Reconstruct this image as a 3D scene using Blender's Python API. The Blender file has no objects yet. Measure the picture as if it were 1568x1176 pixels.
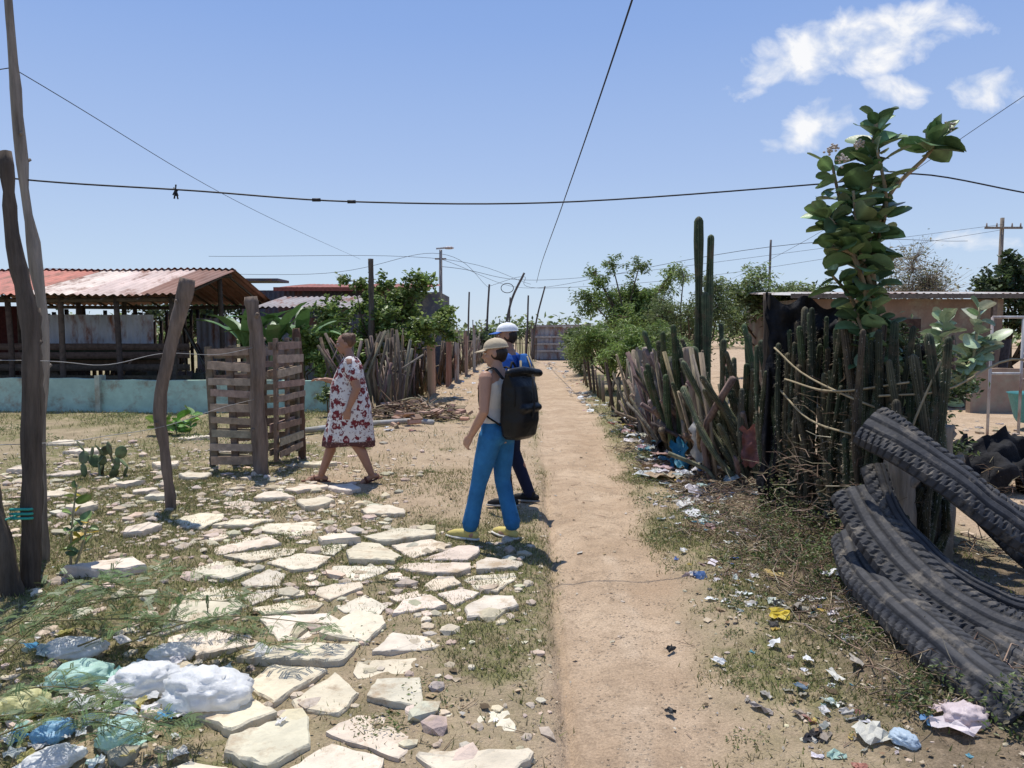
import bpy, math, random
import numpy as np
from mathutils import Vector, Matrix, noise as mnoise
random.seed(7); rng=np.random.default_rng(7)
scn=bpy.context.scene
scn.view_settings.view_transform='Standard'
try: scn.view_settings.look='None'
except: pass
scn.view_settings.exposure=0
R=random.random
def U(a,b): return a+(b-a)*random.random()
def V(*a): return Vector(a)

# ------------------------------------------------------------------ terrain functions
def vn(x,y,s=0.0):
    xi=np.floor(x);yi=np.floor(y);fx=x-xi;fy=y-yi
    fx=fx*fx*(3-2*fx);fy=fy*fy*(3-2*fy)
    def h(a,b):
        t=np.sin(a*127.1+b*311.7+s*74.7)*43758.5453
        return t-np.floor(t)
    return (h(xi,yi)*(1-fx)+h(xi+1,yi)*fx)*(1-fy)+(h(xi,yi+1)*(1-fx)+h(xi+1,yi+1)*fx)*fy
def fbm(x,y,s=0.0,o=4):
    a=0.5;r=0*x;t=0
    for i in range(o):
        r=r+a*vn(x*2**i+i*7.3,y*2**i-i*3.1,s+i);t+=a;a*=.5
    return r/t
def ss(a,b,x):
    t=np.clip((x-a)/(b-a),0,1);return t*t*(3-2*t)
def roadL(y): return 0.08+0.03*y
def roadR(y): return 0.82+0.057*y
def sandmask(x,y):
    n=(fbm(x*1.6,y*1.6,3)-.5)*.5
    m=ss(-.12,.12,x-roadL(y)+n*.5)*(1-ss(-.15,.2,x-roadR(y)+n))
    yard=ss(3.3,3.9,x+n)
    cross=ss(6.0,7.5,y)*(1-ss(13,15,y))*ss(-2.7,-1.9,x+n)*(1-ss(.2,.5,x))*.62
    far=ss(13,16,y)*ss(-2.6,-2.0,x)*(1-ss(0.2,.6,x))*.8
    return np.clip(np.maximum(np.maximum(m,yard),np.maximum(cross,far)),0,1)
def H(x,y):
    x=np.asarray(x,float);y=np.asarray(y,float)
    near=1-ss(14,40,np.hypot(x,y))
    z=(fbm(x*.6,y*.6,1)-.5)*.09*near+(fbm(x*3.5,y*3.5,2)-.5)*.04*near+(fbm(x*14,y*14,5,2)-.5)*.018*near
    m=ss(-.1,.1,x-roadL(y))*(1-ss(-.1,.3,x-roadR(y)))
    z=z*(1-.5*m)-.035*m
    for c,w in ((.22+.035*y,.1),(.62+.052*y,.16)):
        z=z-.02*np.exp(-((x-c)/w)**2)*near
    z=z-.045*np.exp(-((x-(roadL(y)+.06+.012*np.sin(y*2.3)))/.03)**2)*(1-ss(8,11,y))
    z=z+.14*ss(.35,1.3,x-roadR(y))*(1-ss(9,14,y))*(1-ss(3.2,4.2,x))
    z=z+.08*np.exp(-((x+2.35-.05*np.sin(y*3))/.12)**2)*ss(3.2,3.8,y)*(1-ss(5.5,6,y))
    return z
def h1(x,y): return float(H(np.array([x]),np.array([y]))[0])
def sm1(x,y): return float(sandmask(np.array([x]),np.array([y]))[0])

# ------------------------------------------------------------------ materials
def make_mat(name,color=(.5,.5,.5),attr=False,rough=.8,ns=6,na=.25,bump=.3,bs=None,stretch=(1,1,1),trans=0,spec=.3,dirt=None,bdist=.01,alpha=1):
    m=bpy.data.materials.new(name);m.use_nodes=True
    n=m.node_tree.nodes;l=m.node_tree.links;n.clear()
    out=n.new('ShaderNodeOutputMaterial');p=n.new('ShaderNodeBsdfPrincipled')
    p.inputs['Roughness'].default_value=rough
    p.inputs['Specular IOR Level'].default_value=spec
    tc=n.new('ShaderNodeTexCoord');mp=n.new('ShaderNodeMapping');mp.inputs['Scale'].default_value=stretch
    l.new(tc.outputs['Object'],mp.inputs['Vector'])
    nz=n.new('ShaderNodeTexNoise');nz.inputs['Scale'].default_value=ns;nz.inputs['Detail'].default_value=6;nz.inputs['Roughness'].default_value=.65
    l.new(mp.outputs['Vector'],nz.inputs['Vector'])
    mr=n.new('ShaderNodeMapRange');mr.inputs['From Min'].default_value=.28;mr.inputs['From Max'].default_value=.72
    mr.inputs['To Min'].default_value=1-na;mr.inputs['To Max'].default_value=1+na
    l.new(nz.outputs['Fac'],mr.inputs['Value'])
    if attr:
        a=n.new('ShaderNodeAttribute');a.attribute_name='col';src=a.outputs['Color']
    else:
        a=n.new('ShaderNodeRGB');a.outputs[0].default_value=(*color,1);src=a.outputs[0]
    if dirt:
        nd=n.new('ShaderNodeTexNoise');nd.inputs['Scale'].default_value=dirt[1];nd.inputs['Detail'].default_value=8;nd.inputs['Roughness'].default_value=.7
        l.new(mp.outputs['Vector'],nd.inputs['Vector'])
        r2=n.new('ShaderNodeMapRange');r2.inputs['From Min'].default_value=dirt[2]-.07;r2.inputs['From Max'].default_value=dirt[2]+.07
        l.new(nd.outputs['Fac'],r2.inputs['Value'])
        mx=n.new('ShaderNodeMix');mx.data_type='RGBA';mx.inputs['B'].default_value=(*dirt[0],1)
        l.new(r2.outputs['Result'],mx.inputs['Factor']);l.new(src,mx.inputs['A']);src=mx.outputs['Result']
    vm=n.new('ShaderNodeVectorMath');vm.operation='SCALE';l.new(src,vm.inputs[0]);l.new(mr.outputs['Result'],vm.inputs['Scale'])
    l.new(vm.outputs['Vector'],p.inputs['Base Color'])
    if bump>0:
        nb=n.new('ShaderNodeTexNoise');nb.inputs['Scale'].default_value=bs or ns*4;nb.inputs['Detail'].default_value=5
        l.new(mp.outputs['Vector'],nb.inputs['Vector'])
        b=n.new('ShaderNodeBump');b.inputs['Strength'].default_value=bump;b.inputs['Distance'].default_value=bdist
        l.new(nb.outputs['Fac'],b.inputs['Height']);l.new(b.outputs['Normal'],p.inputs['Normal'])
    sh=p.outputs[0]
    if trans>0:
        t=n.new('ShaderNodeBsdfTranslucent');l.new(vm.outputs['Vector'],t.inputs['Color'])
        ms=n.new('ShaderNodeMixShader');ms.inputs[0].default_value=trans
        l.new(sh,ms.inputs[1]);l.new(t.outputs[0],ms.inputs[2]);sh=ms.outputs[0]
    if alpha<1:
        t=n.new('ShaderNodeBsdfTransparent');ms=n.new('ShaderNodeMixShader');ms.inputs[0].default_value=alpha
        l.new(t.outputs[0],ms.inputs[1]);l.new(sh,ms.inputs[2]);sh=ms.outputs[0]
    l.new(sh,out.inputs['Surface'])
    return m
M={}
M['leaf']=make_mat('leaf',attr=True,rough=.45,ns=9,na=.3,bump=0,trans=.35,spec=.35)
M['thickleaf']=make_mat('thick_leaf',attr=True,rough=.42,ns=25,na=.22,bump=.1,bs=60,trans=.12,spec=.4)
M['grass']=make_mat('grass_blades',attr=True,rough=.8,ns=3,na=.3,bump=0,trans=.25,spec=.1)
M['wood']=make_mat('weathered_wood',attr=True,rough=.9,ns=14,na=.55,bump=1.0,bs=30,stretch=(1,1,.12),spec=.1,bdist=.025)
M['plank']=make_mat('old_planks',attr=True,rough=.9,ns=12,na=.4,bump=.5,bs=30,spec=.1)
M['twig']=make_mat('dry_twigs',attr=True,rough=.9,ns=20,na=.3,bump=0,spec=.1)
M['stone']=make_mat('pale_slab_stone',attr=True,rough=.95,ns=7,na=.18,bump=.8,bs=40,spec=.1,dirt=((.40,.31,.21),6,.6),bdist=.01)
M['cactus']=make_mat('cactus_skin',attr=True,rough=.65,ns=8,na=.45,bump=.4,bs=60,spec=.2,dirt=((.13,.10,.06),6,.58))
M['rubber']=make_mat('old_tyre_rubber',attr=True,rough=.7,ns=9,na=.35,bump=.4,bs=50,spec=.3,dirt=((.15,.13,.105),7,.6))
M['metal']=make_mat('corrugated_zinc',attr=True,rough=.6,ns=2.2,na=.28,bump=.1,bs=20,spec=.3,stretch=(1,.35,.35),dirt=((.2,.085,.05),2.6,.56))
M['wall']=make_mat('painted_masonry',attr=True,rough=.9,ns=3,na=.2,bump=.4,bs=30,spec=.15,dirt=((.3,.27,.2),2.2,.56))
M['plastic']=make_mat('plastic_litter',attr=True,rough=.5,ns=20,na=.2,bump=.5,bs=40,spec=.3,trans=.2)
M['film']=make_mat('plastic_film_bag',attr=True,rough=.4,ns=14,na=.12,bump=.8,bs=18,spec=.35,trans=.35,alpha=.93,bdist=.018)
M['wire']=make_mat('cable',(.02,.02,.022),rough=.6,bump=0,na=.1)
M['tarp']=make_mat('black_mesh_cloth',(.014,.014,.016),rough=.8,ns=12,na=.4,bump=.7,bs=25,spec=.2,bdist=.02)
M['skinA']=make_mat('skin_light_brown',(.42,.235,.155),rough=.5,ns=12,na=.08,bump=.1,bs=90)
M['skinB']=make_mat('skin_tan',(.33,.175,.115),rough=.5,ns=12,na=.1,bump=.12,bs=90)
M['hair']=make_mat('dark_hair',(.025,.016,.012),rough=.5,ns=40,na=.5,bump=.6,bs=90,stretch=(1,1,.2))
M['hair2']=make_mat('brown_hair',(.11,.055,.03),rough=.55,ns=40,na=.5,bump=.6,bs=90,stretch=(1,1,.2))

# ------------------------------------------------------------------ mesh builder
class MB:
    def __init__(s): s.vs=[];s.fs=[];s.cs=[];s.n=0
    def add(s,verts,faces,col=(1,1,1)):
        v=np.asarray([tuple(a) for a in verts],float) if not isinstance(verts,np.ndarray) else verts
        o=s.n
        s.vs.append(v);s.fs.extend([tuple(i+o for i in f) for f in faces])
        c=np.asarray(col,float)
        if c.ndim==1: c=np.tile(c,(len(v),1))
        s.cs.append(c);s.n+=len(v)
    def addnp(s,Vn,faces,cols):
        N,k,_=Vn.shape;o=s.n
        s.vs.append(Vn.reshape(-1,3));s.cs.append(np.repeat(cols,k,axis=0))
        base=(np.arange(N)*k+o)[:,None]
        for f in faces:
            s.fs.extend(map(tuple,(base+np.array(f)[None,:]).tolist()))
        s.n+=N*k
    def build(s,name,mat,parent=None,smooth=True):
        me=bpy.data.meshes.new(name)
        v=np.concatenate(s.vs) if s.vs else np.zeros((0,3))
        me.from_pydata(v.tolist(),[],s.fs)
        c=np.concatenate(s.cs);c4=np.ones((len(c),4));c4[:,:3]=c
        at=me.attributes.new('col','FLOAT_COLOR','POINT');at.data.foreach_set('color',c4.ravel())
        me.materials.append(mat)
        if smooth: me.polygons.foreach_set('use_smooth',[True]*len(me.polygons))
        me.update()
        o=bpy.data.objects.new(name,me);scn.collection.objects.link(o)
        if parent: o.parent=parent
        return o
def group(name,loc=(0,0,0),rz=0):
    e=bpy.data.objects.new(name,None);e.empty_display_size=.2;e.location=loc;e.rotation_euler=(0,0,rz)
    scn.collection.objects.link(e);return e
def jit(c,a): 
    k=1+U(-a,a);return tuple(max(0,x*k*(1+U(-a,a)*.3)) for x in c)

def tube(m,pts,rad,n=8,col=(1,1,1),cap=True,rough=0,ribs=0,flat=1.0,ref=None,dome=False):
    pts=[Vector(p) for p in pts]
    if dome:
        a=(pts[0]-pts[1]).normalized();b=(pts[-1]-pts[-2]).normalized()
        r0=rad[0];r1=rad[-1]
        pts=[pts[0]+a*r0,pts[0]+a*r0*.7]+pts+[pts[-1]+b*r1*.7,pts[-1]+b*r1]
        rad=[r0*.25,r0*.75]+list(rad)+[r1*.75,r1*.25]
    L=len(pts)
    if not hasattr(rad,'__len__'): rad=[rad]*L
    t0=(pts[1]-pts[0]).normalized()
    up=Vector(ref) if ref else (Vector((0,0,1)) if abs(t0.z)<.9 else Vector((0,1,0)))
    x=(up-t0*up.dot(t0)).normalized()
    vs=[];cs=[]
    for i,p in enumerate(pts):
        if i==0:t=t0
        elif i==L-1:t=(pts[-1]-pts[-2]).normalized()
        else:t=(pts[i+1]-pts[i-1]).normalized()
        x=(x-t*x.dot(t)).normalized();y=t.cross(x)
        for k in range(n):
            a=2*math.pi*k/n
            r=rad[i]
            if rough: r*=1+rough*(mnoise.noise((p+Vector((math.cos(a),math.sin(a),k*.3)))*3.1)*1.6)
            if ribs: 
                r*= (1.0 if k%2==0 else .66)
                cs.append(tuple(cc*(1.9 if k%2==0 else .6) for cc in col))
            vs.append(p+x*(math.cos(a)*r)+y*(math.sin(a)*r*flat))
    fs=[]
    for i in range(L-1):
        for k in range(n):
            k2=(k+1)%n
            fs.append((i*n+k,i*n+k2,(i+1)*n+k2,(i+1)*n+k))
    if cap:
        fs.append(tuple(range(n))[::-1]);fs.append(tuple((L-1)*n+k for k in range(n)))
    m.add(vs,fs,cs if ribs else col)
def bez(pts,n):
    P=[Vector(p) for p in pts];P=[P[0]*2-P[1]]+P+[P[-1]*2-P[-2]]
    out=[];segs=len(P)-3
    for i in range(n):
        u=i/(n-1)*segs;k=min(int(u),segs-1);t=u-k
        a,b,c,d=P[k:k+4]
        out.append(.5*((2*b)+(c-a)*t+(2*a-5*b+4*c-d)*t*t+(3*b-a-3*c+d)*t**3))
    return out
def box(m,c,s,rot=None,col=(1,1,1)):
    c=Vector(c);vs=[]
    for dz in(-1,1):
        for dy in(-1,1):
            for dx in(-1,1):
                v=Vector((dx*s[0]/2,dy*s[1]/2,dz*s[2]/2))
                if rot is not None: v=rot@v
                vs.append(c+v)
    m.add(vs,[(0,2,3,1),(4,5,7,6),(0,1,5,4),(2,6,7,3),(0,4,6,2),(1,3,7,5)],col)
def beam(m,a,b,w,t,col,up=(0,0,1)):
    a=Vector(a);b=Vector(b);d=(b-a);L=d.length;d.normalize()
    u=Vector(up);s=d.cross(u)
    if s.length<.01: s=d.cross(Vector((0,1,0)))
    s.normalize();u=s.cross(d)
    box(m,(a+b)/2,(L,t,w),Matrix((d,s,u)).transposed(),col)
def ico(sub):
    import bmesh
    bm=bmesh.new();bmesh.ops.create_icosphere(bm,subdivisions=sub,radius=1)
    v=np.array([tuple(x.co) for x in bm.verts]);f=[tuple(y.index for y in x.verts) for x in bm.faces];bm.free();return v,f
ICOS={k:ico(k) for k in(1,2,3,4)}
def ell(m,c,r,rot=None,col=(1,1,1),sub=3):
    v,f=ICOS[sub];w=v*np.array(r)
    if rot is not None: w=w@np.array(rot).T
    m.add(w+np.array(tuple(c)),f,col)
def rock(m,c,r,col,sub=1,j=.25):
    v,f=ICOS[sub];w=v*(1+rng.uniform(-j,j,(len(v),1)))*np.array(r)
    Rm=np.array(Matrix.Rotation(U(0,6.3),3,'Z'));w=w@Rm.T
    m.add(w+np.array(c),f,col)

# ------------------------------------------------------------------ ground sheet
def axis(lo,hi,d0,d1,step):
    a=list(np.arange(d0,d1+1e-6,step))
    x=d1;s=step
    while x<hi: s*=1.13;x+=s;a.append(x)
    x=d0;s=step;b=[]
    while x>lo: s*=1.13;x-=s;b.append(x)
    return np.array(b[::-1]+a)
gx=axis(-600,600,-5.0,3.4,.03);gy=axis(-60,1200,2.2,9.5,.035)
X,Y=np.meshgrid(gx,gy);Z=H(X,Y)
nx,ny=len(gx),len(gy)
verts=np.stack([X.ravel(),Y.ravel(),Z.ravel()],1)
idx=np.arange(nx*ny).reshape(ny,nx)
faces=np.stack([idx[:-1,:-1].ravel(),idx[:-1,1:].ravel(),idx[1:,1:].ravel(),idx[1:,:-1].ravel()],1)
me=bpy.data.meshes.new('ground');me.from_pydata(verts.tolist(),[],faces.tolist())
sand=sandmask(X,Y)
gn=fbm(X*1.1,Y*1.1,9)
grassm=np.clip((1-sand)*ss(.33,.56,gn)*1.0+.25*(1-sand),0,1)
litter=ss(.3,.8,X-roadR(Y))*(1-ss(3.2,3.6,X))*(1-ss(14,20,Y))
strip=np.exp(-((X-(.43+.052*Y+.05*np.sin(Y*1.7)+.02*np.sin(Y*6)))/.06)**4)*(1-ss(7,11,Y))*ss(.35,.6,vn(Y*2.2,Y*0,3))
c4=np.ones((nx*ny,4));c4[:,0]=sand.ravel();c4[:,1]=grassm.ravel();c4[:,2]=litter.ravel();c4[:,3]=strip.ravel()
at=me.attributes.new('mask','FLOAT_COLOR','POINT');at.data.foreach_set('color',c4.ravel())
me.polygons.foreach_set('use_smooth',[True]*len(me.polygons))
gm=bpy.data.materials.new('sandy_dirt');gm.use_nodes=True
n=gm.node_tree.nodes;l=gm.node_tree.links;n.clear()
out=n.new('ShaderNodeOutputMaterial');p=n.new('ShaderNodeBsdfPrincipled');p.inputs['Roughness'].default_value=.95;p.inputs['Specular IOR Level'].default_value=.1
tc=n.new('ShaderNodeTexCoord');at=n.new('ShaderNodeAttribute');at.attribute_name='mask'
sp=n.new('ShaderNodeSeparateColor');l.new(at.outputs['Color'],sp.inputs[0])
def noi(sc,det=6,ro=.6):
    q=n.new('ShaderNodeTexNoise');q.inputs['Scale'].default_value=sc;q.inputs['Detail'].default_value=det;q.inputs['Roughness'].default_value=ro
    l.new(tc.outputs['Object'],q.inputs['Vector']);return q.outputs['Fac']
def rmp(src,a,b,c=0,d=1):
    q=n.new('ShaderNodeMapRange');q.inputs['From Min'].default_value=a;q.inputs['From Max'].default_value=b;q.inputs['To Min'].default_value=c;q.inputs['To Max'].default_value=d
    l.new(src,q.inputs['Value']);return q.outputs['Result']
def mix(f,a,b):
    q=n.new('ShaderNodeMix');q.data_type='RGBA'
    for s,v in(('Factor',f),('A',a),('B',b)):
        if isinstance(v,tuple): q.inputs[s].default_value=(*v,1)
        elif isinstance(v,float): q.inputs[s].default_value=v
        else: l.new(v,q.inputs[s])
    return q.outputs['Result']
def mth(op,a,b=0):
    q=n.new('ShaderNodeMath');q.operation=op
    for i,v in enumerate((a,b)):
        if isinstance(v,(int,float)): q.inputs[i].default_value=v
        else: l.new(v,q.inputs[i])
    return q.outputs[0]
sandc=mix(rmp(noi(1.3,8),.35,.65),(.385,.275,.18),(.51,.385,.265))
sandc=mix(rmp(noi(7,8,.75),.48,.62,0,.75),sandc,(.31,.225,.15))
sandc=mix(mth('MULTIPLY',at.outputs['Alpha'],rmp(noi(4,6),.35,.6,0,.75)),sandc,(.54,.42,.30))
soil=mix(rmp(noi(2.2,8),.35,.65),(.28,.215,.14),(.42,.325,.215))
soil=mix(mth('MULTIPLY',rmp(noi(9,9,.75),.38,.56),sp.outputs[1]),soil,(.17,.165,.07))
base=mix(mth('MULTIPLY',sp.outputs[0],1.0),soil,sandc)
lit=mix(rmp(noi(12,8,.8),.4,.6),(.08,.06,.04),(.25,.19,.13))
base=mix(mth('MULTIPLY',sp.outputs[2],rmp(noi(3,6),.35,.55,.5,.95)),base,lit)
vo=n.new('ShaderNodeTexVoronoi');vo.inputs['Scale'].default_value=38;l.new(tc.outputs['Object'],vo.inputs['Vector'])
peb=mth('MULTIPLY',rmp(vo.outputs['Distance'],.18,.30,1,0),rmp(noi(5,5),.42,.58))
base=mix(mth('MULTIPLY',peb,.65),base,mix(rmp(noi(30,2),.4,.6),(.55,.46,.35),(.16,.12,.08)))
fine=rmp(noi(90,4,.8),.3,.7,.66,1.34)
vs=n.new('ShaderNodeVectorMath');vs.operation='SCALE';l.new(base,vs.inputs[0]);l.new(fine,vs.inputs['Scale'])
l.new(vs.outputs['Vector'],p.inputs['Base Color'])
hh=mth('ADD',noi(55,6,.7),mth('MULTIPLY',peb,.8));hh=mth('ADD',hh,noi(12,6,.6))
b=n.new('ShaderNodeBump');b.inputs['Strength'].default_value=.9;b.inputs['Distance'].default_value=.016;l.new(hh,b.inputs['Height']);l.new(b.outputs['Normal'],p.inputs['Normal'])
l.new(p.outputs[0],out.inputs['Surface'])
me.materials.append(gm);me.update()
ground=bpy.data.objects.new('ground',me);scn.collection.objects.link(ground)

# ------------------------------------------------------------------ grass blades / litter
def grass(name,N,xr,yr,hs,accept,cols):
    m=MB()
    x=rng.uniform(*xr,N);y=rng.uniform(yr[0],yr[1],N)
    k=rng.random(N)<accept(x,y);x=x[k];y=y[k];n_=len(x)
    z=H(x,y);hgt=rng.uniform(hs[0],hs[1],n_);w=rng.uniform(.0015,.004,n_)*(1+y*.08)
    a=rng.uniform(0,6.28,n_);le=rng.uniform(.2,1.3,n_)*hgt;la=rng.uniform(0,6.28,n_)
    P=np.zeros((n_,3,3))
    P[:,0]=np.stack([x-np.cos(a)*w,y-np.sin(a)*w,z-.004],1)
    P[:,1]=np.stack([x+np.cos(a)*w,y+np.sin(a)*w,z-.004],1)
    P[:,2]=np.stack([x+np.cos(la)*le,y+np.sin(la)*le,z+hgt],1)
    ci=rng.integers(0,len(cols),n_);c=np.array(cols)[ci]*rng.uniform(.7,1.3,(n_,1))
    m.addnp(P,[(0,1,2)],c);return m.build(name,M['grass'],smooth=False)
gcols=[(.17,.19,.06),(.12,.16,.045),(.30,.27,.13),(.40,.33,.19),(.36,.3,.17),(.2,.2,.08)]
def acc(x,y):
    s=sandmask(x,y);g=ss(.35,.55,fbm(x*1.1,y*1.1,9))*(.4+.6*ss(.38,.58,fbm(x*5,y*5,11)))
    return np.clip((1-s)*g*1.0+.08*(1-s),0,1)
grass('grass',330000,(-5.8,3.2),(2.3,9),(.008,.04),acc,gcols)
grass('grass',70000,(-12,3.2),(9,22),(.02,.09),acc,gcols)

m=MB()
N=17000;x=rng.uniform(-6,3.4,N);y=rng.uniform(2.3,13,N)
pr=.25+.75*ss(.0,.5,x-roadR(y))+.25*(x<-.3)-.17*sandmask(x,y)
k=rng.random(N)<pr;x=x[k];y=y[k];n_=len(x);z=H(x,y)+.004
s=rng.uniform(.004,.018,n_)*(1+(rng.random(n_)<.08)*1.2)
P=np.zeros((n_,4,3));a=rng.uniform(0,6.28,n_)
for i in range(4):
    aa=a+i*1.57+rng.uniform(-.4,.4,n_);rr=s*rng.uniform(.5,1.2,n_)
    P[:,i]=np.stack([x+np.cos(aa)*rr,y+np.sin(aa)*rr,z+rng.uniform(0,.012,n_)],1)
cl=np.array([(.42,.34,.24),(.2,.13,.08),(.46,.4,.31),(.3,.22,.13),(.11,.08,.05),(.4,.37,.32)])
m.addnp(P,[(0,1,2,3)],cl[rng.integers(0,6,n_)]);m.build('leaf_litter',M['twig'],smooth=False)

# ------------------------------------------------------------------ stone slabs (crazy paving)
region=[(-1.25,2.3),(.0,2.3),(-.15,3.2),(-.35,3.6),(-.2,4.1),(.05,4.5),(.05,5.3),(-.45,6.0),(-1.15,7.0),(-1.9,8.0),(-2.7,8.5),(-3.1,7.0),(-3.0,6.0),(-2.2,5.4),(-2.12,4.4),(-1.95,3.95),(-1.25,3.3)]
def inside(p,poly):
    c=False;j=len(poly)-1
    for i in range(len(poly)):
        a=poly[i];b=poly[j]
        if (a[1]>p[1])!=(b[1]>p[1]) and p[0]<(b[0]-a[0])*(p[1]-a[1])/(b[1]-a[1])+a[0]: c=not c
        j=i
    return c
sites=[]
for t in range(14000):
    q=(U(-3.4,.5),U(1.9,9));r=.17+.27*float(vn(np.array([q[0]*2.1]),np.array([q[1]*2.1]),4)[0])
    if all(((q[0]-a)*.9)**2+((q[1]-b_)*1.2)**2>(r)**2 for a,b_ in sites): sites.append(q)
def clip(poly,px,py,nx_,ny_):
    o=[]
    for i in range(len(poly)):
        a=poly[i];b_=poly[(i+1)%len(poly)]
        da=(a[0]-px)*nx_+(a[1]-py)*ny_;db=(b_[0]-px)*nx_+(b_[1]-py)*ny_
        if da<=0:o.append(a)
        if da*db<0:
            t=da/(da-db);o.append((a[0]+(b_[0]-a[0])*t,a[1]+(b_[1]-a[1])*t))
    return o
def slab(m,poly,th,tilt,lift,col):
    cx=sum(p_[0] for p_ in poly)/len(poly);cy=sum(p_[1] for p_ in poly)/len(poly)
    P=[]
    for i in range(len(poly)):
        a=poly[i];b_=poly[(i+1)%len(poly)]
        L=math.hypot(b_[0]-a[0],b_[1]-a[1]);k=max(1,int(L/.04))
        for j in range(k):
            t=j/k;P.append((a[0]+(b_[0]-a[0])*t+U(-.007,.007),a[1]+(b_[1]-a[1])*t+U(-.007,.007)))
    z0=h1(cx,cy);tx,ty=tilt
    n_=len(P);vs=[]
    for (zz,sc) in((-.04,1.0),(th*.7,1.0),(th,.955)):
        for q in P:
            dx=(q[0]-cx)*sc;dy=(q[1]-cy)*sc
            vs.append((cx+dx,cy+dy,z0+lift+zz+dx*tx+dy*ty+(U(-.004,.004) if zz>0 else 0)))
    vs.append((cx,cy,z0+lift+th+U(-.004,.006)))
    fs=[]
    for r_ in range(2):
        for i in range(n_):
            j=(i+1)%n_;fs.append((r_*n_+i,r_*n_+j,(r_+1)*n_+j,(r_+1)*n_+i))
    for i in range(n_): fs.append((2*n_+i,2*n_+(i+1)%n_,3*n_))
    m.add(vs,fs,col)
def fr(v): return v-math.floor(v)
ms=MB();mr_=MB();SC=(.62,.54,.415)
for si,s_ in enumerate(sites):
    if not inside(s_,region): continue
    poly=[(s_[0]-.42,s_[1]-.42),(s_[0]+.42,s_[1]-.42),(s_[0]+.42,s_[1]+.42),(s_[0]-.42,s_[1]+.42)]
    g0=U(.012,.045)
    for oi,o in enumerate(sites):
        if oi==si: continue
        d=math.hypot(o[0]-s_[0],o[1]-s_[1])
        if d<1.0:
            A,B=(s_,o) if si<oi else (o,s_);a_,b_=min(si,oi),max(si,oi)
            ha=fr(math.sin(a_*12.9898+b_*78.233)*43758.5);hb=fr(math.sin(a_*39.3+b_*11.13)*24634.6)
            tt=.5+(ha-.5)*.2;an=(hb-.5)*.75
            ux,uy=(B[0]-A[0])/d,(B[1]-A[1])/d;px,py=A[0]+ux*d*tt,A[1]+uy*d*tt
            nx_,ny_=ux*math.cos(an)-uy*math.sin(an),ux*math.sin(an)+uy*math.cos(an)
            if si>oi: nx_,ny_=-nx_,-ny_
            gap=g0+U(0,.012)
            poly=clip(poly,px-nx_*gap,py-ny_*gap,nx_,ny_)
            if len(poly)<3: break
    dens=.88 if s_[1]<6.0 else .52
    if s_[1]<3.4: dens=.8
    if len(poly)<3: continue
    if R()<dens:
        slab(ms,poly,U(.008,.034),(U(-.06,.06),U(-.08,.05)),U(-.01,.01),jit(SC,.12))
    else:
        for k in range(5):
            x_,y_=s_[0]+U(-.13,.13),s_[1]+U(-.13,.13);q=U(.015,.05);rock(mr_,(x_,y_,h1(x_,y_)+q*.1),(q*U(.9,1.5),q*U(.8,1.2),q*U(.3,.6)),jit(SC,.2))
for (cx,cy,w,d,r_) in [(-2.83,5.2,.52,.36,.2),(-2.15,7.8,.45,.35,.1),(-1.9,7.1,.4,.35,.5),(-3.6,8.4,.4,.3,0),(-4.3,9.2,.5,.4,.3),(-3.1,6.2,.35,.25,.9),(-4.7,7.6,.4,.3,.5),(-3.9,10.4,.5,.4,.2),(-5.3,8.8,.5,.4,.2),(-5.8,10.2,.6,.4,.2),(-1.35,5.85,.42,.2,.1),(-2.4,9.2,.5,.3,.1),(-4.0,6.9,.3,.25,.1),(-5.9,9.0,.5,.3,.2),(-6.6,11,.6,.4,0),(-4.9,11.5,.5,.35,0),(-4.2,8.1,.3,.2,.4),(-3.5,7.4,.3,.2,.2),(-3.8,7.7,.25,.2,.2)]:
    poly=[]
    k=random.randint(4,6);a0=U(0,6)
    for i in range(k):
        a=a0+i/k*6.283+U(-.4,.4);x_=math.cos(a)*w/2*U(.85,1.15);y_=math.sin(a)*d/2*U(.85,1.15)
        poly.append((cx+x_*math.cos(r_)-y_*math.sin(r_),cy+x_*math.sin(r_)+y_*math.cos(r_)))
    slab(ms,poly,U(.03,.055),(U(-.06,.06),U(-.05,.05)),.005,jit(SC,.12))
ms.build('stone_slab_paving',M['stone'],smooth=False)
for i in range(3200):
    if i<1900: x_,y_=U(-7,-1.0),6+abs(random.gauss(0,2.4))
    elif i<2600: x_,y_=U(-3.2,.15),U(2.5,6.3)
    else: x_,y_=U(-.2,2.4),U(2.5,12)
    if R()<sm1(x_,y_)*.9: continue
    s_=U(.01,.035)*(2.1 if R()<.22 and i<2600 else 1)
    if i>=2600: s_*=.5
    rock(mr_,(x_,y_,h1(x_,y_)+s_*.1),(s_*U(.8,1.6),s_*U(.7,1.2),s_*U(.35,.75)),jit((.52,.44,.33),.25))
for i in range(260):
    x_,y_=U(3.0,9),U(5,14);s_=U(.02,.07);rock(mr_,(x_,y_,h1(x_,y_)+s_*.1),(s_*1.2,s_,s_*.6),jit((.42,.34,.25),.3))
mr_.build('rubble_stones',M['stone'],smooth=False)

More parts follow.
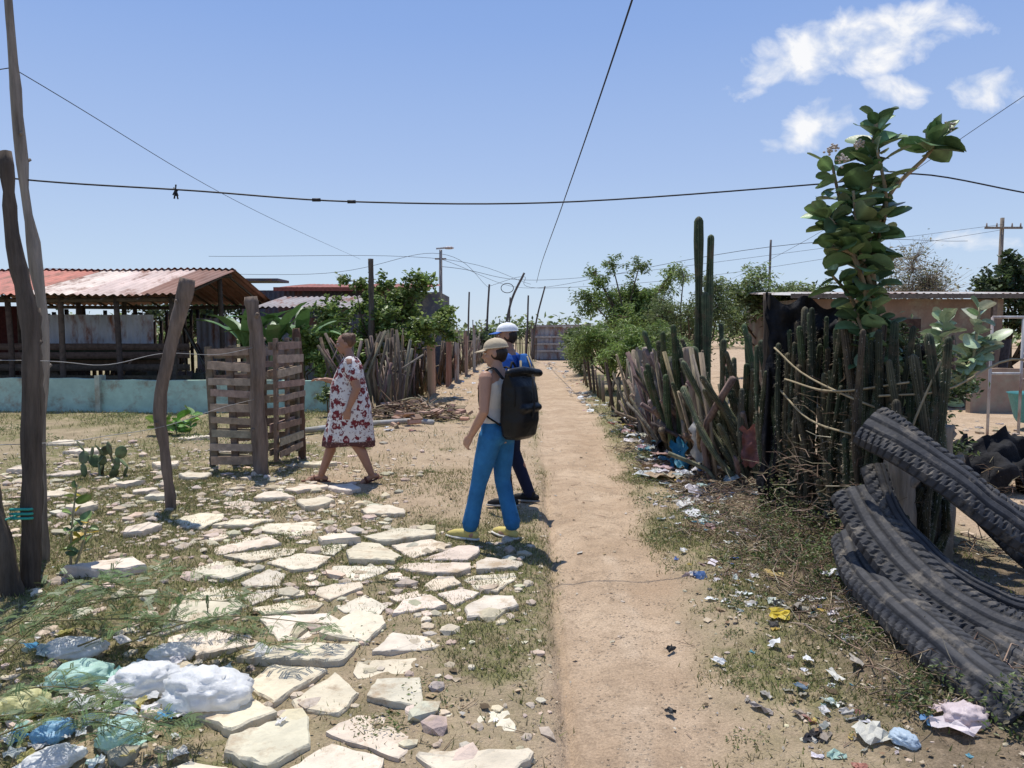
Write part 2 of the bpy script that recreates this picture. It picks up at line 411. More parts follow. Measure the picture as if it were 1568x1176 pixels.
# ------------------------------------------------------------------ foliage helpers
def leafcards(m,C,size,cols,aspect=.5,droop=0.0,updown=.6):
    n_=len(C);d=rng.normal(size=(n_,3));d[:,2]=d[:,2]*.5-droop;d/=np.linalg.norm(d,axis=1)[:,None]
    nn=rng.normal(size=(n_,3));nn[:,2]+=updown*2
    s=np.cross(d,nn);s/=np.linalg.norm(s,axis=1)[:,None]+1e-9
    nn=np.cross(s,d)
    L=size*rng.uniform(.6,1.3,(n_,1));W=L*aspect*.5
    P=np.zeros((n_,4,3))
    P[:,0]=C;P[:,1]=C+d*L*.5+s*W+nn*L*.08;P[:,2]=C+d*L;P[:,3]=C+d*L*.5-s*W+nn*L*.08
    ci=rng.integers(0,len(cols),n_);c=np.array(cols)[ci]*rng.uniform(.65,1.35,(n_,1))
    m.addnp(P,[(0,1,2,3)],c)
def tree(name,base,clumps,n_leaf,size,cols,tr=.08,aspect=.5,droop=0,spr=None,trunkcol=(.12,.09,.06),twigs=6,stems=3):
    g=group(name,(0,0,0));w=MB();lf=MB()
    base=Vector(base)
    tot=sum(c[3]**2 for c in clumps)
    fork=base+Vector((0,0,.35*(sum(c[2] for c in clumps)/len(clumps))))
    stemtops=[]
    for s_ in range(stems):
        o=Vector((U(-.12,.12),U(-.12,.12),0))*tr*10;f=fork+Vector((U(-.3,.3),U(-.3,.3),U(-.2,.3)))
        tube(w,bez([base+o,base+(f-base)*.5+Vector((U(-.1,.1),U(-.1,.1),0)),f],6),[tr*(1-.08*i) for i in range(6)],7,trunkcol,rough=.15);stemtops.append(f)
    for (x,y,z,r) in clumps:
        c=Vector((x,y,z));f=random.choice(stemtops)
        mid=(f+c)/2+Vector((U(-.2,.2),U(-.2,.2),U(-.1,.15)))
        tube(w,bez([f,mid,c],6),[tr*.5*(1-.14*i) for i in range(6)],5,trunkcol)
        n_=int(n_leaf*r*r/tot)
        tw=max(6,int(twigs*r*4));ends=[]
        for t in range(tw):
            d=Vector(rng.normal(size=3));d.normalize();d.z=d.z*.8+.1;L=r*U(.55,1.25)
            e=c+d*L;e.z-=droop*L*.5
            q=c+d*L*.5
            tube(w,[c,q,e],[.012*tr/.08,.008*tr/.08,.003],3,trunkcol,cap=False);ends.append((q,e))
        k=rng.integers(0,len(ends),n_);t=rng.uniform(-.2,1.12,(n_,1))
        A=np.array([tuple(e[0]) for e in ends])[k];B=np.array([tuple(e[1]) for e in ends])[k]
        Cc=A+(B-A)*t+rng.normal(size=(n_,3))*(spr or r*.13)
        shade=np.array(cols)*U(.7,1.25)
        leafcards(lf,Cc,size,[tuple(q) for q in shade],aspect,droop)
    w.build('trunk_and_limbs',M['wood'],g);lf.build('foliage',M['leaf'],g,smooth=False)
    return g
def blob(cx,cy,cz,rx,ry,rz,n_,r0,r1):
    o=[]
    for i in range(n_):
        d=Vector(rng.normal(size=3)).normalized()*(R()**.4)
        o.append((cx+d.x*rx,cy+d.y*ry,cz+d.z*rz,U(r0,r1)))
    return o
G1=[(.17,.25,.055),(.21,.30,.08),(.12,.18,.045),(.25,.32,.10)]
G2=[(.16,.21,.07),(.20,.26,.09),(.10,.14,.05),(.24,.28,.13)]
GD=[(.06,.09,.035),(.08,.12,.04),(.045,.065,.03)]
tree('leafy_tree',(-3.2,19,0),blob(-3.1,19,1.9,1.7,1.2,.95,24,.3,.6)+[(-3.9,18.8,2.9,.35),(-2.2,19,2.9,.3),(-1.7,19.2,2.2,.35),(-4.5,19,1.5,.45)],12000,.13,G1,tr=.06,aspect=.6,stems=5)
tree('shrub',(-4.6,17,0),blob(-4.4,17,1.1,.7,.5,.6,9,.25,.45),3200,.12,G1,tr=.03,aspect=.6,stems=4)
tree('shrub',(-3.1,14.4,0),blob(-3.3,14.4,.4,.5,.4,.25,7,.2,.3),1600,.08,G2,tr=.02,stems=3)
tree('mesquite_tree',(3.9,25,0),blob(3.9,25,2.4,1.9,1.3,1.1,24,.4,.7)+[(3.3,25,3.9,.4),(4.2,25,3.8,.45),(2.8,25,3.5,.4),(5.3,25,3.6,.5)],16500,.13,G1,tr=.1,aspect=.35,droop=.4)
tree('mesquite_tree',(4.3,18.5,0),blob(4.1,18.5,1.9,1.3,1.0,1.0,20,.35,.6)+[(4.9,18.5,2.8,.5),(4.2,18.5,3.0,.4),(3.2,18.5,1.0,.5)],12500,.10,G2,tr=.07,aspect=.3,droop=.5)
tree('mesquite_tree',(2.7,20.5,0),blob(2.5,20.5,1.4,1.1,.9,.6,18,.3,.5),11000,.10,G1,tr=.06,aspect=.3,droop=.6)
tree('mesquite_tree',(2.7,15,0),blob(2.8,15.2,1.3,.8,1.0,.6,15,.3,.45),9500,.09,G1,tr=.05,aspect=.3,droop=.6)
tree('mesquite_tree',(7.2,21,0),blob(6.5,20,2.3,1.6,1.2,.7,16,.35,.6),8000,.12,G2,tr=.08,aspect=.35,droop=.3)
tree('shrub',(2.5,12.6,0),blob(2.7,12.8,1.0,.5,.8,.55,11,.25,.4),5200,.08,G2,tr=.03,aspect=.35,droop=.4)
tree('shrub',(2.6,28,0),blob(2.6,28,1.0,.5,3,.5,12,.4,.6),4200,.13,G2,tr=.03,aspect=.35,droop=.4)
tree('dense_tree',(13.6,20,0),blob(14.1,20,2.6,1.5,1.2,1.3,16,.4,.7),9000,.15,GD,tr=.1,aspect=.6)
tree('bare_branch_tree',(12.6,24,0),blob(12.7,24,3.0,1.3,1.0,1.2,16,.5,.9),2600,.12,[(.3,.27,.17),(.16,.17,.08)],tr=.06,aspect=.4,twigs=22,trunkcol=(.3,.25,.19))
tree('dense_tree',(10,27,0),blob(10,27,2.4,2.6,1.2,.8,14,.5,.8),6000,.16,GD,tr=.1)
tree('dense_tree',(-12,27,0),blob(-12,27,2.2,3.5,1.2,.7,14,.5,.8),5000,.18,GD,tr=.1)
tree('shrub',(3.6,7.4,0),blob(3.7,7.5,.95,.7,.6,.75,14,.2,.38),7500,.06,GD,tr=.02,aspect=.4)
tree('shrub',(4.4,9.5,0),blob(4.6,9.5,.8,.8,.6,.7,12,.25,.4),5500,.07,GD,tr=.02,aspect=.4)
tree('shrub',(3.0,6.0,0),blob(2.98,6.0,1.0,.32,.35,.8,16,.18,.3),7500,.05,GD,tr=.02,aspect=.4)
m=MB()
for i in range(150):
    x_=-75+i*1.05+U(-.5,.5);y_=75+U(-8,8);
    if abs(x_)<4 : y_=95
    hh=U(2.0,4.0)
    n_=110;C=rng.normal(size=(n_,3))*np.array([1.2,1.0,hh*.22])+np.array([x_,y_,hh*.55]);C[:,2]=np.abs(C[:,2])
    leafcards(m,C,.6,[tuple(np.array(q)*U(.8,1.3)) for q in G2],.6)
m.build('distant_trees',M['leaf'],smooth=False)

# ------------------------------------------------------------------ wooden posts and gates
WC=(.15,.12,.095)
def post(name,pts,r0,r1,col=WC,n=12,knots=True):
    m=MB();P=bez(pts,26)
    rad=[r0+(r1-r0)*i/25+ (U(-.005,.007) if knots else 0) for i in range(26)]
    tube(m,P,rad,n,jit(col,.1),rough=.22 if knots else .05)
    if knots:
        for i in range(4):
            k=random.randint(5,22);d=Vector((U(-1,1),U(-1,1),U(.3,1))).normalized()
            tube(m,[P[k],P[k]+d*(rad[k]*1.7)],[rad[k]*.5,rad[k]*.25],6,col)
    return m.build(name,M['wood'])
post('fence_post',[(-3.21,4.9,-.1),(-3.17,4.9,.9),(-3.14,4.9,1.75),(-3.22,4.9,2.3),(-3.235,4.9,2.84)],.06,.036,(.10,.08,.065))
post('fence_post',[(-3.2,4.75,-.1),(-3.3,4.75,.4),(-3.42,4.8,.95),(-3.5,4.8,1.45)],.06,.05,(.10,.08,.06))
post('fence_post',[(-3.36,5.15,-.1),(-3.31,5.15,.7),(-3.28,5.15,1.3),(-3.27,5.15,1.85)],.05,.045,(.12,.095,.075))
post('utility_pole',[(-3.47,5.45,-.1),(-3.44,5.42,.9),(-3.36,5.4,1.75),(-3.45,5.4,2.7),(-3.49,5.4,3.6),(-3.53,5.4,5.0)],.042,.028,(.26,.22,.18))
post('fence_post',[(-3.22,7.0,-.1),(-3.26,7,.5),(-3.3,7.0,1.0),(-3.17,7,1.55),(-3.07,7,1.9),(-3.0,7.0,2.17)],.045,.065,(.17,.13,.10))
post('gate_post',[(-2.93,8.7,-.1),(-2.97,8.7,.8),(-2.95,8.7,1.5),(-3.0,8.7,2.08)],.09,.07,(.17,.13,.10))
post('gate_post',[(-2.8,9.9,-.1),(-2.8,9.9,1.0),(-2.84,9.9,1.72)],.05,.045,(.12,.07,.05))
post('fence_post',[(-3.38,18,-.1),(-3.36,18,1.8),(-3.35,18,3.38)],.08,.06,(.12,.1,.08))
post('fence_post',[(-3.75,9.3,-.1),(-3.72,9.3,.5),(-3.7,9.3,1.3)],.04,.035)
def pallet(name,a,b,z0,z1,n_,lean=0):
    m=MB();a=Vector(a);b=Vector(b);d=(b-a).normalized();nn=Vector((-d.y,d.x,0))
    for t in(0.02,.5,.98):
        p=a+(b-a)*t;beam(m,p+Vector((0,0,z0)),p+Vector((lean,0,z1)),.035,.085,jit((.2,.155,.115),.2),up=nn)
    for side in(1,-1):
        off=nn*(-.054*side)
        for i in range(n_):
            if side==-1 and i%2: continue
            z=z0+(z1-z0)*(i+.5)/n_+U(-.01,.01);c=jit((.31,.24,.175),.28)
            beam(m,a+off+Vector((U(-.03,.01),0,z+U(-.02,.02))),b+off+Vector((lean*.5+U(-.02,.04),0,z+U(-.02,.02))),U(.07,.105),.018,c)
    return m.build(name,M['plank'],smooth=False)
pallet('pallet_gate',(-3.58,8.95,0),(-3.03,8.85,0),.08,1.5,9,-.05)
pallet('pallet_gate',(-2.84,8.95,0),(-2.80,9.75,0),.12,1.6,9,.02)
pallet('pallet_gate',(-3.55,9.5,0),(-2.9,9.9,0),.1,1.5,9,0)
def wire(name,pts,r=.003,n=24,mat=None,parent=None):
    m=MB();tube(m,bez(pts,n),[r]*n,5,(.02,.02,.02),cap=False);return m.build(name,mat or M['wire'],parent)
greyw=make_mat('galvanised_wire',(.3,.29,.27),rough=.5,bump=0)
for za,zb,zc,zd in((1.5,1.42,1.48,1.5),(.95,.85,.8,.9)):
    wire('fence_wire',[(-5,4.7,za),(-3.2,4.9,za),(-3.25,6,zb),(-3.25,7,zc),(-3.1,7.9,zb+.02),(-2.97,8.7,zd)],.003,40,greyw)
m=MB()
for z in(.47,.5,.53):
    tube(m,bez([(-3.27,4.82,z),(-3.22,4.79,z+.01),(-3.14,4.84,z),(-3.3,5.0,z-.02)],10),[.009]*10,6,(.05,.4,.32))
tube(m,bez([(-3.2,4.84,.5),(-3.35,4.7,.47),(-3.8,4.5,.5)],8),[.007]*8,5,(.05,.4,.32))
m.build('green_rope',M['plastic'])

# ------------------------------------------------------------------ left plot: low wall, shed, houses
m=MB()
def wallmesh(m,x0,x1,y0,y1,z1,col,seg=.3,zj=.015):
    n_=max(2,int((x1-x0)/seg)+1);xx=np.linspace(x0,x1,n_);vs=[];fs=[]
    for x_ in xx:
        t=z1+U(-zj,zj)
        vs+= [(x_,y0,-.1),(x_,y0,t),(x_,y1,t),(x_,y1,-.1)]
    for i in range(n_-1):
        o=i*4
        for k in range(3): fs.append((o+k,o+4+k,o+5+k,o+1+k))
    fs.append((0,1,2,3));o=(n_-1)*4;fs.append((o+3,o+2,o+1,o))
    m.add(vs,fs,col)
wallmesh(m,-14,-8.55,15.5,15.65,.70,(.40,.54,.45))
wallmesh(m,-8.5,-3.75,15.45,15.6,.66,(.38,.54,.45))
box(m,(-8.52,15.5,.33),(.1,.26,.86),None,(.44,.49,.4))
m.build('low_painted_wall',M['wall'],smooth=False)

def corr(m,x0,x1,ya,za,yb,zb,col,per=.16,amp=.022):
    n_=int((x1-x0)/per*6);xx=np.linspace(x0,x1,n_);vs=[]
    K=8
    for j in range(K+1):
        t=j/K
        for x_ in xx:
            vs.append((x_,ya+(yb-ya)*t,za+(zb-za)*t+amp*math.sin(x_/per*6.283)+(0.012*math.sin(x_*1.7+t*3))))
    fs=[(j*n_+i,j*n_+i+1,(j+1)*n_+i+1,(j+1)*n_+i) for j in range(K) for i in range(n_-1)]
    m.add(vs,fs,col)
def corrwall(m,x0,x1,y,z0,z1,col,per=.16,amp=.02,tilt=0):
    n_=max(6,int(abs(x1-x0)/per*6));xx=np.linspace(x0,x1,n_);vs=[]
    for z in(z0,z1):
        for x_ in xx: vs.append((x_+tilt*(z-z0),y+amp*math.sin(x_/per*6.283),z))
    m.add(vs,[(i,i+1,n_+i+1,n_+i) for i in range(n_-1)],col)
g=group('open_shed');m=MB();w=MB()
x_=-14.2;i=0
while x_<-7.05:
    wd=min(.85,-7.0-x_)
    if x_<-10.2: c=jit((.45,.15,.11),.12)
    elif x_<-8.3: c=random.choice([(.56,.44,.37),(.62,.51,.44),(.48,.34,.27)])
    else: c=random.choice([(.28,.15,.105),(.36,.23,.175),(.24,.12,.085)])
    corr(m,x_,x_+wd+.05,15.9+U(-.15,.15),2.42+.004*i,19.1,3.18+.004*i,jit(c,.1))
    corr(m,x_,x_+wd+.05,22.1,2.42+.004*i,18.95,3.2+.004*i,jit((.3,.14,.1),.1))
    x_+=.8;i+=1
m.build('corrugated_roof',M['metal'],g)
for px in(-14,-12.4,-10.9,-9.75,-8.55,-7.35):
    for (py,hz) in((16.3,2.42),(19,3.05),(21.8,2.4)):
        tube(w,bez([(px+U(-.05,.05),py,0),(px+U(-.06,.06),py,1.2),(px,py,hz)],6),[.06]*6,7,jit((.09,.07,.055),.2))
for (py,hz) in((16.3,2.36),(19,3.05),(21.8,2.36)): tube(w,[(-14.2,py,hz),(-10,py,hz-.03),(-7.05,py,hz)],[.05]*3,6,(.1,.08,.06))
for k in range(10):
    px=-14+k*.76;tube(w,[(px,15.95,2.33),(px,19,3.08)],[.03]*2,5,(.09,.07,.05));tube(w,[(px,22,2.33),(px,19,3.08)],[.03]*2,5,(.09,.07,.05))
for (z,y_) in((.85,17.0),(1.1,17.0),(1.32,17.02),(.6,17.0)):
    beam(w,(-14,y_,z),(-7.3,y_,z+U(-.05,.05)),.15,.03,jit((.10,.075,.055),.2))
for k in range(38):
    px=-14+k*.18;beam(w,(px,21.9,0),(px+U(-.03,.03),21.9,U(1.9,2.3)),.17,.03,jit((.05,.035,.028),.4),up=(0,1,0))
for k in range(40):
    px=U(-14,-7.2);py=U(17.2,21);tube(w,[(px,py,0),(px+U(-.8,.8),py+U(-.4,.4),U(.6,1.9))],[U(.02,.05)]*2,6,jit((.12,.09,.07),.4))
w.build('timber_frame',M['plank'],g)
m=MB()
corrwall(m,-10.9,-8.4,17.6,.95,2.05,(.42,.45,.5),tilt=.03)
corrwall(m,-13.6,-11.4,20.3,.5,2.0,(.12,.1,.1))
corrwall(m,-8.2,-7.2,19.6,.4,2.0,(.26,.25,.26))
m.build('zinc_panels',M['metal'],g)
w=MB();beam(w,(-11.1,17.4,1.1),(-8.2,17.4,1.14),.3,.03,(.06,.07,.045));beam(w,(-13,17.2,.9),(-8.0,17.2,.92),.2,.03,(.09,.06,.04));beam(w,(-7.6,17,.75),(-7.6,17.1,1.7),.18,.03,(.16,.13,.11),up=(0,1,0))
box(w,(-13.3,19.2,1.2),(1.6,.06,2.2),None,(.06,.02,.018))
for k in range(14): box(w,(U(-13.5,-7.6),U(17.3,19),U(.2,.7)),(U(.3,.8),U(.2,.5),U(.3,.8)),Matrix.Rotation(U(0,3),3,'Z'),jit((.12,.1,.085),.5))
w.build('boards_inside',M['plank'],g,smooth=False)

# second shack in the back of the plot
g=group('zinc_shack');m=MB()
x_=-6.7
while x_<-4.3:
    corrwall(m,x_,x_+.8,20.5+U(-.03,.03),0,U(2.0,2.3),jit((.2,.19,.19),.4));x_+=.75
m.build('patchwork_wall',M['metal'],g)
m=MB();corr(m,-6.9,-4.2,20.2,2.3,22.8,2.7,(.3,.27,.26));m.build('roof',M['metal'],g)
m=MB();box(m,(-5.5,21.6,1.05),(2.3,2.0,2.1),None,(.14,.13,.13))
for k in range(9):
    px=U(-7.3,-4.2);beam(m,(px,18.4,0),(px+U(-.2,.2),18.5,U(1,1.9)),U(.08,.2),.03,jit((.16,.13,.1),.4),up=(0,1,0))
m.build('side_boards',M['plank'],g,smooth=False)
g=group('zinc_house');m=MB()
corrwall(m,-8.6,-2.9,24,0,2.95,(.10,.105,.12));
m2=MB();box(m2,(-8.2,24.5,3.28),(1.6,1.2,.08),None,(.09,.09,.1))
m2.build('flat_canopy',M['metal'],g,smooth=False)
m.build('front_wall',M['metal'],g)
m=MB();corr(m,-7.3,-2.6,23.5,3.0,27.5,3.35,(.32,.11,.08));m.build('roof',M['metal'],g)
m=MB();box(m,(-7.3+2.3,25.9,1.45),(5.4,3.6,2.9),None,(.13,.13,.14));m.build('side_walls',M['wall'],g,smooth=False)
m=MB();beam(m,(-7.4,23.45,2.96),(-2.55,23.45,2.96),.12,.05,(.3,.1,.07));m.build('fascia',M['plank'],g,smooth=False)

m=MB()
def bigleaf(m,base,dirv,L,W,bend,col,n_=9):
    d=Vector(dirv).normalized();side=d.cross(Vector((0,0,1)))
    if side.length<.05: side=Vector((1,0,0))
    side.normalize();P=[];p=Vector(base);cur=d.copy()
    for i in range(n_):
        P.append(p.copy());p=p+cur*(L/(n_-1));cur=(cur+Vector((0,0,-bend/(n_-1)))).normalized()
    vs=[];fs=[]
    for i,q in enumerate(P):
        t=i/(n_-1);wd=W*math.sin(math.pi*min(1,t*.9+.08))**.7*(.5 if i in(0,) else 1)
        up=Vector((0,0,.25*wd))
        vs+=[q-side*wd/2+up*U(.2,1),q,q+side*wd/2+up*U(.2,1)]
    for i in range(n_-1):
        o=i*3;fs+=[(o,o+1,o+4,o+3),(o+1,o+2,o+5,o+4)]
    m.add(vs,fs,col)
g=group('banana_plant')
for (bx,by) in((-5.3,16.6),(-4.75,16.9),(-5.9,16.7)):
    st=MB();tube(st,[(bx,by,0),(bx,by,.8),(bx+.03,by,1.35)],[.11,.09,.06],9,(.14,.16,.07));st.build('stem',M['cactus'],g)
    for k in range(8):
        a=k*.82+U(-.2,.2);bigleaf(m,(bx,by,1.25),(math.cos(a),math.sin(a)*.8,1.4+U(-.3,.8)),U(1.1,1.5),.3,U(.9,1.8),jit((.09,.17,.055),.25),12)
m.build('leaves',M['thickleaf'],g)

# stick fence along the left of the lane
m=MB();y_=14.8
while y_<40:
    x_=-2.65+(y_-15)*.045
    for k in range(2):
        if R()<.35: continue
        hgt=U(.7,1.75);lx=U(-.3,.3);ly=U(-.4,.4)
        tube(m,[(x_+U(-.12,.12),y_,-.05),(x_+lx*.5,y_+ly*.5,hgt*.5),(x_+lx,y_+ly,hgt)],[U(.015,.04)]*3,6,jit((.19,.15,.115),.4))
    y_+=.13 if y_<20 else .22
for z in(.6,1.2): tube(m,[(-2.65,14.8,z),(-2.4,20,z),(-1.55,40,z)],[.02]*3,5,(.2,.16,.12))
for k in range(30):
    x_=U(-3.7,-2.2);tube(m,[(x_,14.9,-.05),(x_+U(-.2,.2),14.8,.8),(x_+U(-.45,.45),14.9+U(-.3,.3),U(.9,1.75))],[U(.015,.035)]*3,6,jit((.14,.11,.085),.4))
m.build('stick_fence',M['wood'])
m=MB()
for (y0,hh,c) in((18.5,1.6,(.3,.19,.13)),(22,1.5,(.28,.14,.1)),(24,1.7,(.33,.3,.26)),(27,1.6,(.35,.24,.18)),(30,1.8,(.3,.28,.25))):
    for k in range(2):
        v=[];nn=14
        for z in(0,hh+U(-.2,.1)):
            for i in range(nn): v.append((-2.25+(y0-15)*.045+.03*(i%2)+U(-.02,.02),y0+k*.9+i*.065,z))
        m.add(v,[(i,i+1,nn+i+1,nn+i) for i in range(nn-1)],jit(c,.2))
m.build('zinc_fence_panels',M['metal'],smooth=False)
def brush(m,c,r,n_,L,h_,cols,rad=(.004,.012)):
    for i in range(n_):
        a=U(0,6.28);rr=r*math.sqrt(R());x_=c[0]+rr*math.cos(a);y_=c[1]+rr*math.sin(a)*(c[3] if len(c)>3 else 1)
        z=h1(x_,y_)+U(0,h_)*(1-rr/r*.7)
        d=Vector((U(-1,1),U(-1,1),U(-.15,.35))).normalized()*U(.4,1)*L
        p=Vector((x_,y_,z));q=p+d*.5+Vector((U(-.03,.03),U(-.03,.03),U(-.02,.04)));e=p+d
        e.z=max(e.z,h1(e.x,e.y)+.005)
        ra=U(*rad);tube(m,[p,q,e],[ra,ra*.8,ra*.4],4,jit(random.choice(cols),.3),cap=False)
DC=[(.25,.19,.13),(.16,.11,.08),(.35,.28,.2),(.12,.085,.06)]
m=MB();brush(m,(-1.95,14.2,0,.6),1.0,260,.5,.45,DC,(.006,.02))
for i in range(80): 
    x_,y_=-1.9+random.gauss(0,.6),14.0+random.gauss(0,.5);box(m,(x_,y_,h1(x_,y_)+U(.02,.25)),(U(.05,.25),U(.05,.15),U(.02,.06)),Matrix.Rotation(U(0,3),3,'Z')@Matrix.Rotation(U(-.6,.6),3,'X'),jit((.36,.24,.17),.3))
m.build('brush_pile',M['twig'],smooth=False)
m=MB();tube(m,bez([(-3.6,12.0,.05),(-2.8,12.7,.07),(-1.9,13.4,.06),(-1.4,13.3,.05)],14),[.05]*14,8,(.36,.35,.33),rough=.15);m.build('concrete_edging',M['wall'])

# ------------------------------------------------------------------ far end of the lane
g=group('zinc_gate_house');m=MB()
corrwall(m,1.3,4.4,43,0,1.85,(.3,.3,.32),per=.25);
box(m,(2.8,45,.9),(3.3,3.5,1.75),None,(.2,.18,.17));m.build('walls',M['metal'],g,smooth=False)
m=MB();beam(m,(1.2,42.9,1.9),(4.5,42.9,1.95),.12,.2,(.35,.3,.27))
for z in(.5,.9,1.3): beam(m,(1.3,42.9,z),(4.4,42.9,z),.1,.04,(.4,.37,.34))
m.build('boards',M['plank'],g,smooth=False)
m=MB()
for k in range(46):
    x_=-3.2+k*.1;hgt=U(1.0,2.3);beam(m,(x_,41+U(-.5,.5),0),(x_+U(-.1,.1),41+U(-.4,.4),hgt),U(.06,.14),.04,jit((.17,.13,.11),.45),up=(0,1,0))
m.build('plank_fence',M['plank'],smooth=False)
tree('shrub',(-.5,40,0),blob(-.9,39.5,1.2,1.4,.6,.5,8,.4,.6),2500,.2,GD,tr=.04)
tree('shrub',(3.0,36,0),blob(3.2,35,1.1,1.0,2.2,.4,9,.4,.6),3000,.18,G2,tr=.04)
for (pts,r) in (([(-1.4,40,0),(-1.3,40,2.5),(-1.2,40,4.1)],.06),([(-.6,40,0),(-.1,40,3),(.65,40,4.7)],.07),([(.8,44,0),(.9,44,2),(.95,44,3.7)],.06),([(1.0,40,0),(1.3,40,2.2),(1.75,40,4.0)],.05),([(-2.2,38,0),(-2.2,38,2),(-2.15,38,3.6)],.05),([(-.5,42,0),(-.2,42,1.5),(-.1,42,3.5)],.05)):
    post('lane_pole',pts,r,r*.8,(.13,.11,.1),knots=False)
m=MB();P=[(-.25+.33*math.cos(a),40,3.9+.25*math.sin(a)) for a in np.linspace(0,6.283,20)];tube(m,P,[.02]*20,5,(.02,.02,.02),cap=False);m.build('cable_coil',M['wire'])
g=group('street_lamp');m=MB();tube(m,[(-2.84,30,0),(-2.84,30,2.5),(-2.82,30,4.85)],[.09,.08,.06],9,(.3,.26,.22));m.build('pole',M['wood'],g)
m=MB();beam(m,(-3.0,30,4.9),(-2.45,30,4.95),.06,.06,(.5,.5,.5));ell(m,(-2.5,30,4.93),(.22,.12,.06),None,(.6,.6,.6),2);beam(m,(-3.05,30,4.5),(-2.6,30,4.5),.06,.05,(.3,.26,.22));m.build('lamp_head',M['metal'],g)
g=group('utility_pole');m=MB();tube(m,[(29,45,0),(29,45,4),(29,45,8.3)],[.16,.14,.11],9,(.2,.17,.14));beam(m,(27.9,44.85,7.7),(30.1,44.85,7.7),.12,.1,(.2,.17,.14))
for xx in(28,28.6,29.5,30): tube(m,[(xx,44.85,7.76),(xx,44.85,7.98)],[.05,.03],6,(.3,.25,.22))
m.build('pole_and_crossarm',M['wood'],g)
post('lane_pole',[(7.5,22,0),(7.48,22,2.2),(7.5,22,4.3)],.05,.03,(.2,.18,.16),knots=False)

# ------------------------------------------------------------------ right house
g=group('plastered_house');m=MB()
box(m,(8.9,19.2,1.2),(4.6,4,2.4),None,(.24,.17,.125));m.build('walls',M['wall'],g,smooth=False)
m=MB();corr(m,6.2,11.4,16.8,2.5,21.5,2.75,(.42,.40,.37));m.build('roof',M['metal'],g)
m=MB();beam(m,(6.2,16.78,2.45),(11.4,16.78,2.45),.1,.05,(.14,.12,.1));box(m,(8.9,17.17,1.0),(.8,.08,1.9),None,(.08,.05,.04));box(m,(7.3,17.17,1.4),(.8,.08,.7),None,(.05,.05,.05))
for xx in(6.6,7.9,10.8): beam(m,(xx,16.9,0),(xx,16.9,2.45),.09,.09,(.18,.14,.11),up=(0,1,0))
for k in range(16):
    px=U(6.4,11);beam(m,(px,16.4,0),(px+U(-.3,.3),16.6,U(.6,1.7)),U(.06,.3),.03,jit((.2,.16,.13),.5),up=(0,1,0))
m.build('fascia_door_and_window',M['plank'],g,smooth=False)
wl=MB();wallmesh(wl,9.5,16,15.5,15.65,.9,(.3,.22,.165));wl.build('yard_wall',M['wall'],smooth=False)
m=MB()
for (a,b_) in(((7.65,12,.0),(7.65,12,1.9)),((8.15,12,0),(8.15,12,1.9)),((7.65,12,1.9),(8.15,12,1.9)),((7.65,12,1.0),(8.15,12,1.0)),((8.15,12,1.5),(9.5,12.5,1.5)),((8.15,12,.9),(9.5,12.5,.9))):
    tube(m,[a,b_],[.022]*2,8,(.4,.4,.4))
m.build('metal_frame',M['metal'])
m=MB();tube(m,[(8.9,12.5,.15),(8.9,12.5,.22),(8.9,12.5,.62),(8.9,12.5,.64)],[.38,.42,.52,.55],20,(.1,.35,.36));m.build('plastic_basin',M['plastic'])

# ------------------------------------------------------------------ cacti
CC=(.05,.068,.034)
def ccol(m,base,top,r,bend=.05,col=CC):
    b_=Vector(base);t=Vector(top);mid=(b_+t)/2+Vector((U(-bend,bend),U(-bend,bend),0))
    P=bez([b_,mid,t],14);ph=U(0,6);rad=[r*(.86+.12*math.sin(i*1.1+ph)+U(-.04,.04))for i in range(14)]
    d=(P[-1]-P[-2]).normalized()
    P+= [P[-1]+d*r*.6,P[-1]+d*r*.95];rad+=[r*.65,r*.2]
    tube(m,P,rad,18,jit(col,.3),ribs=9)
    n_=int(len(P)*22)
    zz=rng.uniform(0,1,n_)
    ctr=np.array([tuple(P[min(13,int(q*13))].lerp(P[min(13,int(q*13)+1)],q*13%1)) for q in zz])
    a=rng.integers(0,9,n_)*6.283/9;dr=np.stack([np.cos(a),np.sin(a),rng.uniform(-.5,.6,n_)],1)
    p0=ctr+dr*r*.85;p1=ctr+dr*(r+.022);s_=np.stack([-np.sin(a),np.cos(a),0*a],1)*.0018
    Q=np.stack([p0-s_,p0+s_,p1],1);m.addnp(Q,[(0,1,2)],np.tile((.42,.38,.3),(n_,1)))
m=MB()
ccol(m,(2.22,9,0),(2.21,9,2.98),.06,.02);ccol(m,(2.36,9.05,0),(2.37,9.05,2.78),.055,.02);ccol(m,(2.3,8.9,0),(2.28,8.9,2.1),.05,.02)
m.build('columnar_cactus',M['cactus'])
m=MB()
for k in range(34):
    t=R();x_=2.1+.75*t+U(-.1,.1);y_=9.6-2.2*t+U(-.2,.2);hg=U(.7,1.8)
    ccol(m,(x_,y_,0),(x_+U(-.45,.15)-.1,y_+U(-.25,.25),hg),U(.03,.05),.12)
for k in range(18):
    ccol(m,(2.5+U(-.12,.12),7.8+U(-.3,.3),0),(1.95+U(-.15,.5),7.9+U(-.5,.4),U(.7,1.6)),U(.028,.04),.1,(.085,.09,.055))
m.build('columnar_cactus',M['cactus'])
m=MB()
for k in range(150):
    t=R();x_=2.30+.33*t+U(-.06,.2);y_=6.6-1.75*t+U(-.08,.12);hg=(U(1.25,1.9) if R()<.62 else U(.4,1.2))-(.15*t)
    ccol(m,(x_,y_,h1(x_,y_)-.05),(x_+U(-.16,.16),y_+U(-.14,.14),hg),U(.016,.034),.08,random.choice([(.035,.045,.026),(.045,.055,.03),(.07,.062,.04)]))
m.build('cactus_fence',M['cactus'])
m=MB()
